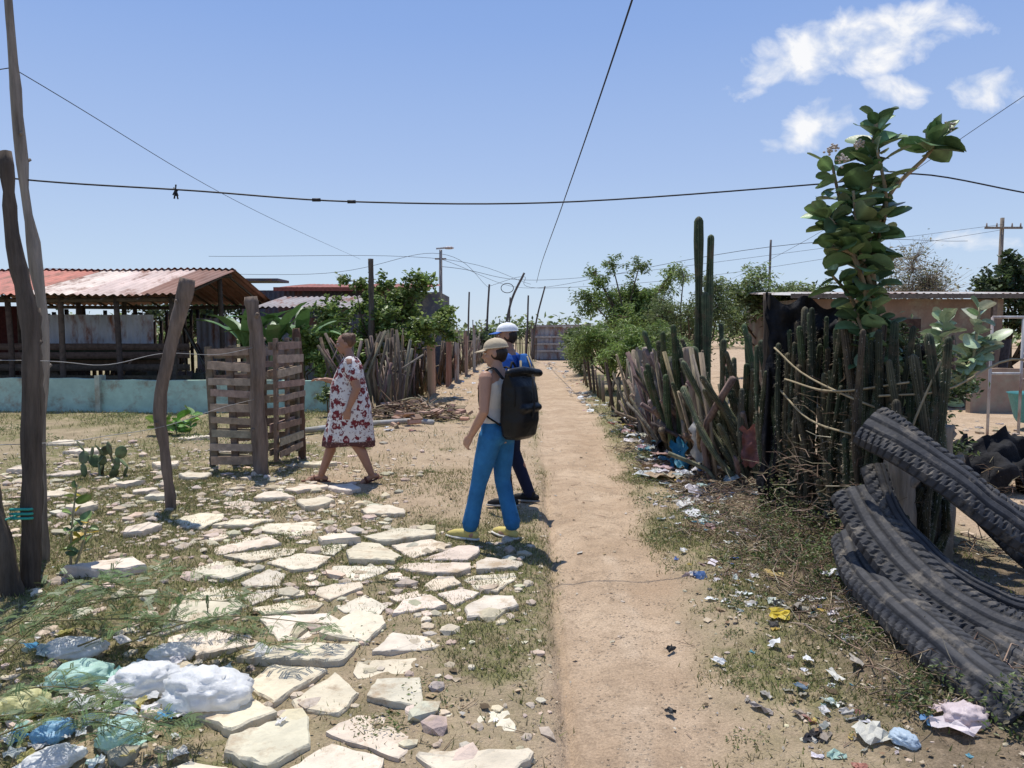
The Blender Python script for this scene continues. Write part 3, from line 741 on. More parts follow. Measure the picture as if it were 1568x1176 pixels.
for k in range(115):
    t=R();x_=2.0+.2*R()+.35*(t>.7)*R();y_=12.5-4.8*t;hg=U(.4,1.5)
    if R()<.45: beam(m,(x_,y_,0),(x_+U(-.45,.1),y_+U(-.4,.4),hg),U(.06,.15),.025,jit((.2,.16,.125),.45),up=(0,1,0))
    else: tube(m,bez([(x_,y_,-.05),(x_+U(-.2,.1),y_+U(-.1,.1),hg*.5),(x_+U(-.5,.1),y_+U(-.5,.4),hg)],6),[U(.015,.045)]*6,6,jit((.18,.14,.11),.45),rough=.2)
yy=12.5
while yy<24:
    x_=2.05+.02*(yy-12);tube(m,[(x_,yy,0),(x_+U(-.2,.15),yy,U(.5,1.4))],[U(.02,.05)]*2,7,jit((.15,.12,.095),.35));yy+=U(.5,1.3)
m.build('driftwood_fence',M['wood'])
post('fence_post',[(2.2,8.6,0),(2.12,8.6,.7),(2.0,8.6,1.5)],.06,.05,(.26,.21,.16))
post('fence_post',[(1.98,10.8,0),(1.98,10.8,.8),(1.92,10.7,1.45)],.07,.06,(.26,.22,.18))
post('tree_stump',[(2.62,4.95,0),(2.6,4.95,.5),(2.58,4.95,1.02)],.10,.09,(.28,.23,.18))
post('tree_stump',[(2.92,5.1,0),(2.9,5.1,.5),(2.9,5.1,1.05)],.11,.11,(.22,.18,.14))
def cloth(name,quad,mat,nu=26,nv=30,amp=.05,hang=.1,col=(1,1,1),seed=0,parent=None):
    A,B,C,D=[Vector(q) for q in quad];m=MB();vs=[];fs=[]
    nn=(B-A).cross(D-A).normalized()
    for j in range(nv):
        for i in range(nu):
            u=i/(nu-1);v=j/(nv-1);p=A.lerp(B,u).lerp(D.lerp(C,u),v)
            f=mnoise.noise(Vector((u*7+seed,v*1.2,seed)))*amp+mnoise.noise(Vector((u*3,v*5+seed,2)))*amp*.7+mnoise.noise(Vector((u*14,v*4+seed,5)))*amp*.35
            p=p+nn*f;p.z-=hang*math.sin(math.pi*u*2)**2*(1-v)*.6
            if i in(0,nu-1): p.x+=mnoise.noise(Vector((v*6,seed,1)))*.06
            if j==nv-1: p.z+=U(-.05,.05)
            vs.append(p)
    for j in range(nv-1):
        for i in range(nu-1):fs.append((j*nu+i,j*nu+i+1,(j+1)*nu+i+1,(j+1)*nu+i))
    m.add(vs,fs,col);return m.build(name,mat,parent)
cloth('black_shade_cloth',[(2.20,6.55,2.03),(2.80,6.3,1.95),(2.62,6.3,1.3),(2.24,6.5,1.2)],M['tarp'],amp=.11,seed=3,hang=.16)
cloth('black_shade_cloth',[(2.20,6.52,1.4),(2.50,6.4,1.35),(2.36,6.4,.0),(2.16,6.5,.05)],M['tarp'],amp=.13,seed=8)
cloth('black_shade_cloth',[(2.6,6.3,1.75),(3.3,5.9,1.6),(3.3,6.0,.8),(2.7,6.3,.7)],M['tarp'],amp=.13,seed=18)
post('fence_post',[(2.28,6.6,0),(2.25,6.6,1.0),(2.23,6.6,2.02)],.035,.03,(.1,.08,.06))
m_=M['plastic']
cloth('grey_tarpaulin',[(1.88,11.2,1.45),(2.05,10.6,1.4),(2.02,10.6,.4),(1.8,11.1,.5)],m_,12,14,.1,.1,(.2,.19,.17),5)
cloth('grey_tarpaulin',[(1.9,10.1,1.3),(2.1,9.7,1.35),(2.1,9.7,.7),(1.85,10,.6)],m_,12,14,.1,.1,(.09,.085,.08),6)
cloth('white_sack',[(2.0,8.3,.75),(2.2,8.15,.8),(2.22,8.1,.25),(2.0,8.2,.2)],m_,10,12,.08,.1,(.42,.41,.38),7)
cloth('red_cloth',[(2.3,7.45,.75),(2.5,7.35,.8),(2.45,7.3,.4),(2.28,7.4,.35)],m_,10,12,.08,.1,(.25,.1,.08),9)
cloth('blue_tarpaulin',[(1.92,9.0,.38),(2.09,8.8,.45),(2.02,8.6,.12),(1.86,8.7,.1)],m_,10,10,.1,.1,(.03,.18,.27),11)
cloth('black_shade_cloth',[(2.1,10.2,.7),(2.0,9.4,.65),(1.85,9.4,.05),(1.9,10.2,.05)],M['tarp'],amp=.12,seed=15)
cloth('black_shade_cloth',[(4.5,8.2,.5),(5.6,8.3,.55),(5.8,7.6,.1),(4.4,7.5,.12)],M['tarp'],amp=.35,seed=25)

def pad(m,c,r,dirv,col):
    d=Vector(dirv).normalized();nrm=d.cross(Vector((U(-1,1),U(-1,1),.2))).normalized();s_=d.cross(nrm)
    ell(m,Vector(c)+d*r*1.2,(1,1,1),np.array(Matrix((s_*r,nrm*r*.16,d*r*1.3)).transposed()),col,2);return Vector(c)+d*r*2.3
m=MB()
for k in range(7):
    p=Vector((-4.75+U(-.35,.35),8.6+U(-.15,.15),0))
    for j in range(random.randint(2,3)):
        d=Vector((U(-.9,.9),U(-.4,.4),1));p=pad(m,p,U(.05,.075),d,jit((.13,.17,.085),.2))
m.build('prickly_pear_cactus',M['cactus'])
def ovleaf(m,base,d,nrm,L,W,col,fold=.15,droop=.12):
    d=Vector(d).normalized();s_=d.cross(Vector(nrm));
    if s_.length<.01:s_=Vector((1,0,0))
    s_.normalize();nn=s_.cross(d)
    prof=[(0,.2),(.1,.62),(.28,.93),(.52,1.0),(.76,.86),(.93,.5),(1,.05)]
    vs=[];cs=[]
    for t,wd in prof:
        q=Vector(base)+d*L*t-nn*(droop*L*t*t)
        e=nn*(fold*W*wd)
        for k,kk in((-1,1),(-.5,.35),(0,0),(.5,.35),(1,1)):
            vs.append(q+s_*(k*wd*W/2)+e*kk);f=1.6 if k==0 else 1
            cs.append(tuple(x*f for x in col))
    fs=[(i*5+k,i*5+k+1,(i+1)*5+k+1,(i+1)*5+k) for i in range(6) for k in range(4)]
    m.add(vs,fs,cs)
def milkweed(name,stems,leafL,cols,dens=1.0,stemcol=(.3,.27,.17),flowers=(),asp=(.66,.85)):
    g=group(name);st=MB();lf=MB()
    for pts,r0,r1,l0 in stems:
        P=bez(pts,26);tube(st,P,[r0+(r1-r0)*i/25 for i in range(26)],8,stemcol,rough=.1)
        L=sum((P[i+1]-P[i]).length for i in range(25));nn=int(L/.062*dens);ph=U(0,6)
        for k in range(nn):
            t=l0+(1-l0)*(k+.5)/nn;q=P[min(25,int(t*25))].lerp(P[min(25,int(t*25)+1)],t*25%1)
            for sgn in(0,math.pi):
                if R()<.08: continue
                a=ph+(k%2)*1.57+sgn+U(-.5,.5);el=U(-.3,.9)+.5*(t>.9)
                d=Vector((math.cos(a),math.sin(a),el));Ls=leafL*U(.55,1.2)
                off=Vector((math.cos(a),math.sin(a),.1))*.02
                ovleaf(lf,q+off,d,Vector((U(-.9,.9),U(-.9,.9),1)),Ls,Ls*U(*asp),jit(random.choice(cols),.28),U(.05,.3),U(0,.3))
    for f in flowers:
        for i in range(26):
            d=Vector((U(-1,1),U(-1,1),U(-.2,1))).normalized()*U(.02,.055);ell(lf,Vector(f)+d,(.011,.011,.009),None,(.5,.44,.38),1)
    st.build('stems',M['wood'],g);lf.build('leaves',M['thickleaf'],g);return g
MC=[(.10,.17,.07),(.13,.21,.085),(.065,.115,.05),(.17,.24,.12)]
milkweed('giant_milkweed',[
 ([(2.85,5.6,0),(2.80,5.6,.9),(2.72,5.6,1.7),(2.62,5.6,2.5),(2.66,5.6,3.25)],.045,.016,.38),
 ([(2.78,5.6,1.3),(2.6,5.5,1.9),(2.42,5.5,2.35),(2.24,5.5,2.55)],.025,.012,.2),
 ([(2.68,5.6,1.9),(2.5,5.7,2.5),(2.38,5.7,2.95)],.02,.01,.25),
 ([(2.64,5.6,2.3),(2.78,5.6,2.7),(3.0,5.55,2.95),(3.1,5.55,3.1)],.02,.01,.72),
 ([(2.76,5.6,1.5),(2.7,5.8,2.0),(2.74,5.75,2.4)],.02,.01,.15),
 ([(2.7,5.6,1.6),(2.5,5.6,1.95),(2.32,5.5,2.1)],.02,.01,.1),
 ([(2.8,5.6,.9),(2.65,5.5,1.4),(2.5,5.5,1.85)],.02,.01,.3),
 ([(2.7,5.6,1.9),(2.52,5.5,2.3),(2.46,5.5,2.7)],.02,.01,.1),
 ([(2.66,5.6,2.1),(2.46,5.5,2.25),(2.3,5.5,2.3)],.02,.01,.1),
 ([(2.66,5.6,2.2),(2.70,5.5,2.6),(2.62,5.5,3.0)],.02,.01,.1),
],.20,MC,.9,(.27,.21,.13),flowers=[(3.12,5.5,3.14),(2.3,5.5,2.98),(2.36,5.45,2.9),(2.5,5.5,3.02)])
milkweed('giant_milkweed',[([(5.8,10,0),(5.7,10,1.0),(5.75,10,1.9)],.04,.02,.35),([(5.8,10,.7),(6.05,10,1.2),(6.35,10,1.55)],.03,.015,.2),([(5.8,10,.7),(5.6,9.9,1.1),(5.35,9.9,1.5)],.03,.015,.3),([(5.8,10,.8),(6.1,10,1.1),(6.2,10,2.0)],.03,.015,.3)],.27,[(.26,.33,.2),(.2,.28,.15),(.3,.36,.24)],.8)
milkweed('leafy_weed',[([(-3.12,5.2,0),(-3.1,5.2,.3),(-3.05,5.2,.62)],.01,.005,.2),([(-3.1,5.2,0),(-3.0,5.15,.2),(-2.92,5.1,.4)],.01,.005,.3)],.10,[(.16,.22,.07),(.1,.16,.05),(.45,.33,.03)],.9)
milkweed('leafy_weed',[([(-5.4,12,0),(-5.4,12,.3)],.01,.005,.1),([(-5.2,12,0),(-5.15,12,.35)],.01,.005,.1),([(-5.6,12,0),(-5.65,12,.25)],.01,.005,.1)],.22,[(.17,.3,.06),(.12,.24,.05)],1.4)
m=MB()
for pts in([(2.2,6.3,1.55),(2.3,5.9,1.35),(2.45,5.3,1.2),(2.7,5.1,1.1)],[(2.22,6.1,1.3),(2.35,5.5,1.25),(2.65,5.0,1.35)],[(2.25,6.3,1.2),(2.3,5.7,1.0),(2.5,5.0,.95)],[(2.75,5.2,.6),(2.67,5.0,1.0),(2.8,4.9,1.5)],[(2.5,5.1,1.25),(2.9,5.0,1.3),(3.3,5.0,1.5),(3.6,5.0,1.45)]):
    tube(m,bez(pts,14),[.008]*14,6,(.33,.27,.17),rough=.2)
brush(m,(2.5,5.8,0,2.2),.42,460,.3,1.4,DC,(.0015,.005))
m.build('dry_vines',M['twig'])
def weedmass(m,c,r,h_,n_,size,cols,asp=.4):
    a=rng.uniform(0,6.28,n_);rr=r*np.sqrt(rng.random(n_));x_=c[0]+rr*np.cos(a);y_=c[1]+rr*np.sin(a)
    z=H(x_,y_)+rng.uniform(0,h_,n_)*(1-(rr/r)**2*.8);leafcards(m,np.stack([x_,y_,z],1),size,cols,asp,0,.4)
m=MB();WG=[(.12,.17,.05),(.08,.12,.035),(.17,.2,.08),(.2,.17,.1)]
for (x_,y_,r,h_,q_) in [(1.75,6.6,.3,.1,.5),(1.95,6.0,.3,.14,.7),(1.7,5.4,.22,.06,.4),(2.15,5.6,.28,.3,1),(2.2,4.9,.28,.26,1),(2.0,4.6,.2,.14,.8),(1.85,3.9,.18,.1,.7),(1.5,7.4,.3,.06,.3),(1.85,3.2,.18,.16,.9),(2.1,2.95,.2,.2,1),(1.45,4.6,.2,.04,.3),(1.35,6.1,.25,.04,.3),(2.2,6.1,.22,.45,1),(2.35,5.1,.2,.5,1),(1.6,8.5,.3,.06,.4),(1.7,10,.3,.1,.6),(1.9,12,.4,.15,1),(1.95,5.2,.25,.16,.8)]:
    weedmass(m,(x_,y_),r,h_,int(1000*r/.3*q_),.028,WG,.45)
for i in range(60):
    x_,y_=U(-5.5,-.3),U(2.8,11);weedmass(m,(x_,y_),U(.06,.2),.04,160,.02,[(.14,.2,.06),(.19,.22,.09),(.25,.23,.1)],.4)
for i in range(30):
    x_,y_=U(-10,-3.2),U(11,15.2);weedmass(m,(x_,y_),U(.2,.45),.12,160,.05,[(.16,.21,.07),(.23,.24,.11)],.3)
for i in range(34):
    y_=U(2.6,9);x_=roadR(y_)+U(.0,.5);weedmass(m,(x_,y_),U(.05,.16),.025,80,.016,[(.14,.19,.06),(.2,.21,.09)],.4)
m.build('weeds',M['leaf'],smooth=False)
m=MB()
for (x_,y_,r,n_,h_) in[(1.9,5.0,.5,200,.1),(2.2,5.6,.45,240,.18),(2.1,6.8,.5,320,.28),(2.1,7.8,.5,260,.2),(1.9,9,.5,220,.15),(2.0,4.2,.4,170,.1),(2.0,3.4,.4,160,.1),(1.9,10.5,.5,200,.2),(4.9,7.9,.5,200,.4),(3.6,5.2,.4,120,.15),(1.8,6.0,.4,200,.08)]:
    brush(m,(x_,y_),r,n_,.22,h_,DC,(.0015,.005))
for i in range(200):
    x_,y_=U(-3,2),U(2.5,9);a=U(0,3.14);L=U(.03,.13);z=h1(x_,y_)+.006
    tube(m,[(x_,y_,z),(x_+math.cos(a)*L,y_+math.sin(a)*L,z+.006)],[.002,.001],4,jit(random.choice(DC),.3),cap=False)
m.build('fallen_twigs',M['twig'])

# ------------------------------------------------------------------ tyres
def tyre(name,path,wdirs,w,thick=.018,curve=.045,col=(.045,.045,.048),N=110):
    P=bez(path,N);Wd=bez(wdirs,N);m=MB();vs=[];cs=[];K=19
    for i in range(N):
        t=(P[min(N-1,i+1)]-P[max(0,i-1)]).normalized();s_=Wd[i].normalized();s_=(s_-t*s_.dot(t)).normalized();nn=t.cross(s_)
        for k in range(K):
            u=k/(K-1)*2-1;d=-curve*(u*u)-(.03 if abs(u)>.93 else 0)
            gr=0
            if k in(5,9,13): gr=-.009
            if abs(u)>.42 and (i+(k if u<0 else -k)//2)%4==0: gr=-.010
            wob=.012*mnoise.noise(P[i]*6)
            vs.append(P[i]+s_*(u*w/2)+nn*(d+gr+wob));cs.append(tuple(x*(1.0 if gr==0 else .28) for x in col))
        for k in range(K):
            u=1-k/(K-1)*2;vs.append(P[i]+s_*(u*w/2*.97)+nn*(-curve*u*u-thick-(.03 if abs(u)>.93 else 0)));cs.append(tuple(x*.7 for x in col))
    KK=2*K;fs=[(i*KK+k,i*KK+(k+1)%KK,(i+1)*KK+(k+1)%KK,(i+1)*KK+k) for i in range(N-1) for k in range(KK)]
    fs.append(tuple(range(KK))[::-1]);fs.append(tuple((N-1)*KK+k for k in range(KK)))
    m.add(vs,fs,cs);return m.build(name,M['rubber'],smooth=False)
tyre('cut_tyre_strip',[(2.20,4.6,1.16),(2.34,4.45,1.07),(2.54,4.3,.92),(2.76,4.2,.73),(3.02,4.2,.58),(3.5,4.3,.52)],[(.1,.75,.75),(.2,.8,.7),(.3,.8,.7),(.3,.8,.75),(.2,.8,.75)],.33)
tyre('cut_tyre_strip',[(2.28,4.6,.88),(2.31,4.4,.62),(2.42,4.15,.42),(2.6,4.0,.29),(2.85,3.95,.22),(3.3,4.0,.25)],[(1,.5,.2),(.8,.6,.3),(.5,.7,.5),(.2,.8,.6),(.1,.8,.6)],.17)
tyre('cut_tyre_strip',[(2.14,4.6,.74),(2.16,4.35,.56),(2.24,4.05,.38),(2.38,3.8,.26),(2.58,3.62,.2),(2.9,3.55,.22)],[(.8,.4,.5),(.7,.5,.6),(.5,.7,.6),(.3,.8,.6),(.2,.8,.6)],.32)
tyre('cut_tyre_strip',[(2.18,4.8,.42),(2.08,4.4,.33),(2.04,4.0,.29),(2.03,3.6,.27),(2.04,3.25,.24),(2.08,2.9,.2)],[(.9,0,.45),(.9,0,.4),(.95,.1,.35),(1,.1,.3),(1,.1,.3)],.28)
tyre('cut_tyre_strip',[(3.1,5.2,.75),(3.3,5.0,.45),(3.5,4.7,.2),(3.9,4.5,.1)],[(.9,.4,.3),(.7,.6,.4),(.5,.8,.4)],.24)
tyre('cut_tyre_strip',[(2.35,4.2,.22),(2.4,3.8,.2),(2.4,3.4,.2),(2.5,3.0,.2)],[(.9,0,.2),(.95,.1,.15),(1,.1,.1)],.26)
# ------------------------------------------------------------------ litter
PAL=[(.68,.68,.66)]*8+[(.5,.47,.42)]*5+[(.36,.31,.25)]*4+[(.3,.29,.27)]*3+[(.08,.24,.32),(.06,.13,.32),(.5,.37,.1),(.35,.15,.12),(.36,.45,.42),(.45,.3,.29),(.04,.04,.04),(.05,.045,.04),(.3,.2,.12)]
def scrap(m,c,s,col):
    n_=5;Rm=Matrix.Rotation(U(0,6.3),3,'Z')@Matrix.Rotation(U(-.5,.5),3,'X');asp=U(.4,1);vs=[]
    for j in range(n_):
        for i in range(n_):
            v=Rm@Vector(((i/(n_-1)-.5)*s+U(-1,1)*s*.1,(j/(n_-1)-.5)*s*asp+U(-1,1)*s*.1,U(-1,1)*s*.13));vs.append(Vector(c)+v+Vector((0,0,s*.14)))
    m.add(vs,[(j*n_+i,j*n_+i+1,(j+1)*n_+i+1,(j+1)*n_+i) for j in range(n_-1) for i in range(n_-1)],col)
m=MB()
cl_=[(U(2.9,12.5)) for _ in range(34)];cl_=[(roadR(y)+U(.3,.95),y) for y in cl_]
for i in range(560):
    cx,cy=random.choice(cl_);x_=cx+random.gauss(0,.14);y_=cy+random.gauss(0,.22)
    if x_>3.2 or x_<roadR(y_)+.05: continue
    scrap(m,(x_,y_,h1(x_,y_)),U(.015,.06)*(1+.06*y_)*(1.6 if R()<.14 else 1),jit(random.choice(PAL),.2))
for i in range(150):
    y_=2.8+10.5*R()**1.1;x_=roadR(y_)+.15+abs(random.gauss(0,.42));scrap(m,(x_,y_,h1(x_,y_)),U(.015,.04)*(1+.05*y_),jit(random.choice(PAL),.2))
for i in range(140):
    y_=U(7.5,13);x_=U(1.65,2.3);scrap(m,(x_,y_,h1(x_,y_)+U(0,.25)),U(.08,.2),jit(random.choice(PAL),.2))
for i in range(70):
    x_,y_=U(-4.5,2.2),U(2.7,13);scrap(m,(x_,y_,h1(x_,y_)),U(.012,.03),jit(random.choice(PAL[:12]),.2))
for i in range(160):
    y_=U(12,40);x_=2.0+U(-.5,.3) if R()<.6 else -2.0+(y_-14)*.045+U(-.2,.6);scrap(m,(x_,y_,.02),U(.06,.16),jit(random.choice(PAL),.2))
for i in range(80): 
    x_,y_=U(3.5,9),U(8,14);scrap(m,(x_,y_,h1(x_,y_)),U(.06,.16),jit(random.choice(PAL),.2))
for (x_,y_,s_,c) in[(2.06,4.7,.17,(.75,.75,.75)),(2.1,4.64,.12,(.7,.7,.7)),(1.74,4.9,.14,(.45,.33,.12)),(1.55,4.25,.11,(.6,.45,.05)),(1.06,3.75,.07,(.75,.75,.73)),(1.62,6.95,.2,(.65,.64,.6)),(1.62,6.6,.14,(.7,.7,.7)),(1.75,8.5,.35,(.42,.32,.22)),(1.6,8.7,.25,(.5,.53,.53)),(.72,3.3,.05,(.02,.02,.02)),(.86,3.95,.07,(.03,.03,.03)),(1.5,3.0,.13,(.6,.58,.5)),(1.75,3.05,.07,(.1,.22,.4)),(1.85,3.1,.13,(.6,.48,.48)),(1.3,5.6,.08,(.65,.64,.6)),(1.35,3.4,.06,(.1,.15,.2)),(1.8,2.95,.16,(.7,.62,.62)),(1.4,3.9,.07,(.7,.7,.7)),(1.55,3.5,.09,(.7,.68,.6)),(1.7,3.6,.08,(.4,.36,.3)),(1.5,3.7,.07,(.7,.7,.68)),(-2.7,4.95,.1,(.65,.6,.5))]:
    scrap(m,(x_,y_,h1(x_,y_)+.02),s_,c)
m.build('scattered_litter',M['plastic'],smooth=False)
def bag(name,c,r,col,seed,rot=0):
    v,f=ICOS[4];Rm=np.array(Matrix.Rotation(rot,3,'Z'));o=[]
    for p_ in v:
        q=Vector(p_);k=1+.28*mnoise.noise(q*1.5+Vector((seed,0,0)))+.2*(1-abs(mnoise.noise(q*2.7+Vector((0,seed,0))))*2)-.1+.07*(1-2*abs(mnoise.noise(q*7+Vector((seed,seed,0)))))
        o.append((q.x*r[0]*k,q.y*r[1]*k,q.z*r[2]*k))
    w=np.array(o)@Rm.T;z0=h1(c[0],c[1]);w=w+np.array([c[0],c[1],z0+r[2]*.6+c[2]]);w[:,2]=np.maximum(w[:,2],z0+.003)
    m=MB();m.add(w,f,col);return m.build(name,M['film'])
W_=(.9,.9,.88)
bag('plastic_bag',(-1.38,3.26,.02),(.19,.11,.09),W_,1)
bag('plastic_bag',(-1.72,3.4,.02),(.15,.1,.075),W_,2,.5)
bag('plastic_bag',(-1.62,2.98,.01),(.085,.08,.05),(.62,.85,.76),3)
bag('plastic_bag',(-2.08,3.5,.01),(.13,.09,.06),(.58,.82,.7),4,.4)
bag('plastic_bag',(-2.15,3.2,.01),(.09,.08,.06),(.8,.76,.4),5)
bag('plastic_bag',(-1.9,3.0,.01),(.08,.06,.04),(.3,.55,.75),6,1)
bag('plastic_bag',(-1.75,3.75,.01),(.1,.06,.05),W_,7,.3)
bag('plastic_bag',(-1.8,2.8,.01),(.11,.07,.04),W_,8,.8)
bag('plastic_bag',(-2.25,3.75,.01),(.15,.08,.05),W_,9,.2)
bag('plastic_bag',(-1.52,3.45,.01),(.1,.07,.05),W_,19,2)
bag('plastic_bag',(1.88,3.0,0),(.08,.07,.05),(.8,.68,.68),10)
bag('plastic_bottle_crushed',(1.6,2.95,0),(.04,.06,.03),(.55,.66,.75),12,.5)
m=MB()
for i in range(120):
    x_,y_=-1.85+random.gauss(0,.28),3.25+random.gauss(0,.3);scrap(m,(x_,y_,h1(x_,y_)+U(0,.04)),U(.03,.11),jit(random.choice([(.85,.85,.83),(.85,.85,.83),(.8,.8,.78),(.45,.7,.6),(.1,.35,.6),(.7,.7,.68),(.6,.52,.2),(.5,.62,.65)]),.12))
m.build('plastic_scraps',M['film'],smooth=False)
def pinna(m,p,d,L,col):
    d=Vector(d).normalized();s_=d.cross(Vector((U(-.4,.4),U(-.4,.4),1))).normalized();n_=12
    for i in range(n_):
        q=Vector(p)+d*L*(i+1)/n_;q.z-=.25*L*((i/n_)**2)
        for sg in(-1,1):
            e=(s_*sg+d*.35).normalized()*L*.2*(1-.35*i/n_);w_=d*L*.042
            m.add([q-w_,q+e*.5-w_*1.2,q+e,q+e*.5+w_*1.2],[(0,1,2,3)],col)
g=group('acacia_branch');m=MB();st=MB()
bases=[((-2.6,3.9,.15),(-1.05,3.6,.12)),((-2.7,3.2,.1),(-1.9,3.9,.3)),((-2.5,3.5,.1),(-2.0,3.9,.35)),((-2.7,3.6,.1),(-1.5,4.05,.2)),((-2.5,2.8,.1),(-1.3,2.8,.1)),((-2.7,3.9,.1),(-1.9,4.3,.3)),((-2.2,2.6,.1),(-1.3,2.9,.12)),((-2.2,3.7,.1),(-1.35,3.62,.2)),((-2.0,3.7,.1),(-.95,3.85,.15)),((-2.4,3.0,.1),(-1.7,3.12,.14))]
for a,b_ in bases:
    a=Vector(a);b_=Vector(b_);P=bez([a,(a+b_)/2+Vector((U(-.05,.05),U(-.1,.1),U(.04,.14))),b_],14)
    tube(st,P,[.005*(1-.05*i) for i in range(14)],5,(.2,.17,.09))
    for i in range(2,14):
        for k in range(2):
            d=Vector((U(-.6,1),U(-1,1),U(-.2,.5))).normalized();e=P[i]+d*U(.05,.13)
            tube(st,[P[i],e],[.0016,.001],3,(.2,.2,.09),cap=False)
            for q in(.3,.65,1):
                c=P[i].lerp(e,q)
                for sg in(-1,1):
                    dd=(d.cross(Vector((0,0,1)))*sg+d*U(.3,.8)+Vector((0,0,U(-.3,.3))));pinna(m,c,dd,U(.04,.075),jit((.14,.2,.075),.3))
m.build('leaflets',M['leaf'],g,smooth=False);st.build('stems',M['twig'],g)

# ------------------------------------------------------------------ overhead cables
wire('overhead_cable',[(-4.6,5.35,2.9),(-3.46,5.4,2.76),(-2.3,5.5,2.70),(-1.18,5.7,2.655),(.39,5.9,2.685),(2.44,6.1,2.86),(3.3,6.2,2.96),(4.5,6.3,2.79),(6,6.4,2.7)],.0065,60)
wire('overhead_cable',[(1.38,2,6.0),(1.28,8.3,5.2),(1.2,18,4.66),(1.19,30,4.38),(1.3,40,4.2)],.012,50)
wire('overhead_cable',[(-3.5,5.4,3.53),(-4.1,12,3.6),(-5.6,28,4.3)],.0035,30)
wire('overhead_cable',[(-3.5,5.4,3.53),(-4.2,5.2,3.35),(-6,5,3.3)],.0035,20)
wire('overhead_cable',[(6.8,10,4.83),(8.0,20,4.2),(9.6,35,3.75)],.005,30)
wire('overhead_cable',[(-12,30,4.6),(-2.84,30,4.5),(1.0,40,4.1)],.008,20)
wire('overhead_cable',[(-2.84,30,4.5),(1.0,40,3.9),(7.5,22,4.1),(18,30,5.2)],.008,40)
wire('overhead_cable',[(-2.84,30,4.2),(4,42,4.6),(29,44.8,7.9)],.01,40)
wire('overhead_cable',[(-1.2,40,4.0),(.6,40,4.5),(1.7,40,3.9),(12,44,4.9),(29,45,7.6)],.01,40)
wire('overhead_cable',[(-20,32,4.3),(-8,30,3.9),(-2.84,30,4.7),(-1.2,40,3.9)],.008,40)
m=MB()
for k in range(14): 
    p0=Vector((-2.42,5.49,2.71));q=p0+Vector((U(-.03,.03),U(-.02,.02),U(-.08,.03)));tube(m,[p0,q],[.004,.006],4,(.02,.02,.02))
m.build('cable_knot',M['wire'])
m=MB()
for (x_,y_,z) in((-1.45,5.65,2.66),(-1.2,5.7,2.655)): tube(m,[(x_-.03,y_,z),(x_+.03,y_,z)],[.013,.013],7,(.02,.02,.02))
m.build('cable_splice',M['wire'])

# ------------------------------------------------------------------ people
def remesh(m,name,mat,voxel,parent,floor=None,sm=4):
    o=m.build(name+'_src',mat,None)
    if floor is not None:
        for v in o.data.vertices: v.co.z=max(v.co.z,floor)
    md=o.modifiers.new('r','REMESH');md.mode='VOXEL';md.voxel_size=voxel;md.use_smooth_shade=True
    s_=o.modifiers.new('s','SMOOTH');s_.factor=.5;s_.iterations=sm
    bpy.context.view_layer.update()
    dg=bpy.context.evaluated_depsgraph_get();me=bpy.data.meshes.new_from_object(o.evaluated_get(dg))
    me.name=name;no=bpy.data.objects.new(name,me);scn.collection.objects.link(no)
    me.materials.clear();me.materials.append(mat)
    me.polygons.foreach_set('use_smooth',[True]*len(me.polygons))
    bpy.data.objects.remove(o);no.parent=parent;return no
def limb(m,pts,rad,n=14,flat=1.0,ref=None): tube(m,pts,rad,n,dome=True,flat=flat,ref=ref)
def rings(m,rs,n=28,pw=2.0):
    vs=[];fs=[]
    for (cx,cy,z,rx,ry) in rs:
        for k in range(n):
            a=6.2832*k/n;ca,sa=math.cos(a),math.sin(a)
            vs.append((cx+rx*math.copysign(abs(ca)**(2/pw),ca),cy+ry*math.copysign(abs(sa)**(2/pw),sa),z))
    for i in range(len(rs)-1):
        for k in range(n): fs.append((i*n+k,i*n+(k+1)%n,(i+1)*n+(k+1)%n,(i+1)*n+k))
    fs.append(tuple(range(n))[::-1]);fs.append(tuple((len(rs)-1)*n+k for k in range(n)));m.add(vs,fs)
def hand(m,w,d,pn,ts,s=1.0,curl=.5):
    w=Vector(w);d=Vector(d).normalized();pn=Vector(pn);pn=(pn-d*pn.dot(d)).normalized();c=d.cross(pn)
    if c.dot(Vector(ts))<0:c=-c
    for i,(L) in enumerate((.07,.078,.072,.058)):
        off=(1.5-i)*.0195*s
        kn=w+d*.085*s+c*off
        tube(m,[w+c*off*.5-d*.01,w+d*.045*s+c*off*.85,kn],[.016*s,.015*s,.0115*s],8,dome=True)
        p=kn;an=0;P=[kn];
        for j,fr_ in enumerate((.45,.32,.25)):
            an+=curl*(.5+.35*j);p=p+(d*math.cos(an)+pn*math.sin(an)+c*(1.5-i)*.06)*L*fr_*s;P.append(p)
        tube(m,P,[.0095*s,.009*s,.008*s,.007*s],8,dome=True)
    b_=w+d*.025*s+c*.018*s;p1=b_+(c*.7+d*.7+pn*.2).normalized()*.04*s;p2=p1+(c*.25+d*.9+pn*.35).normalized()*.03*s
    tube(m,[b_,p1,p2,p2+(d*.9+pn*.4).normalized()*.02*s],[.015*s,.011*s,.009*s,.0075*s],8,dome=True)
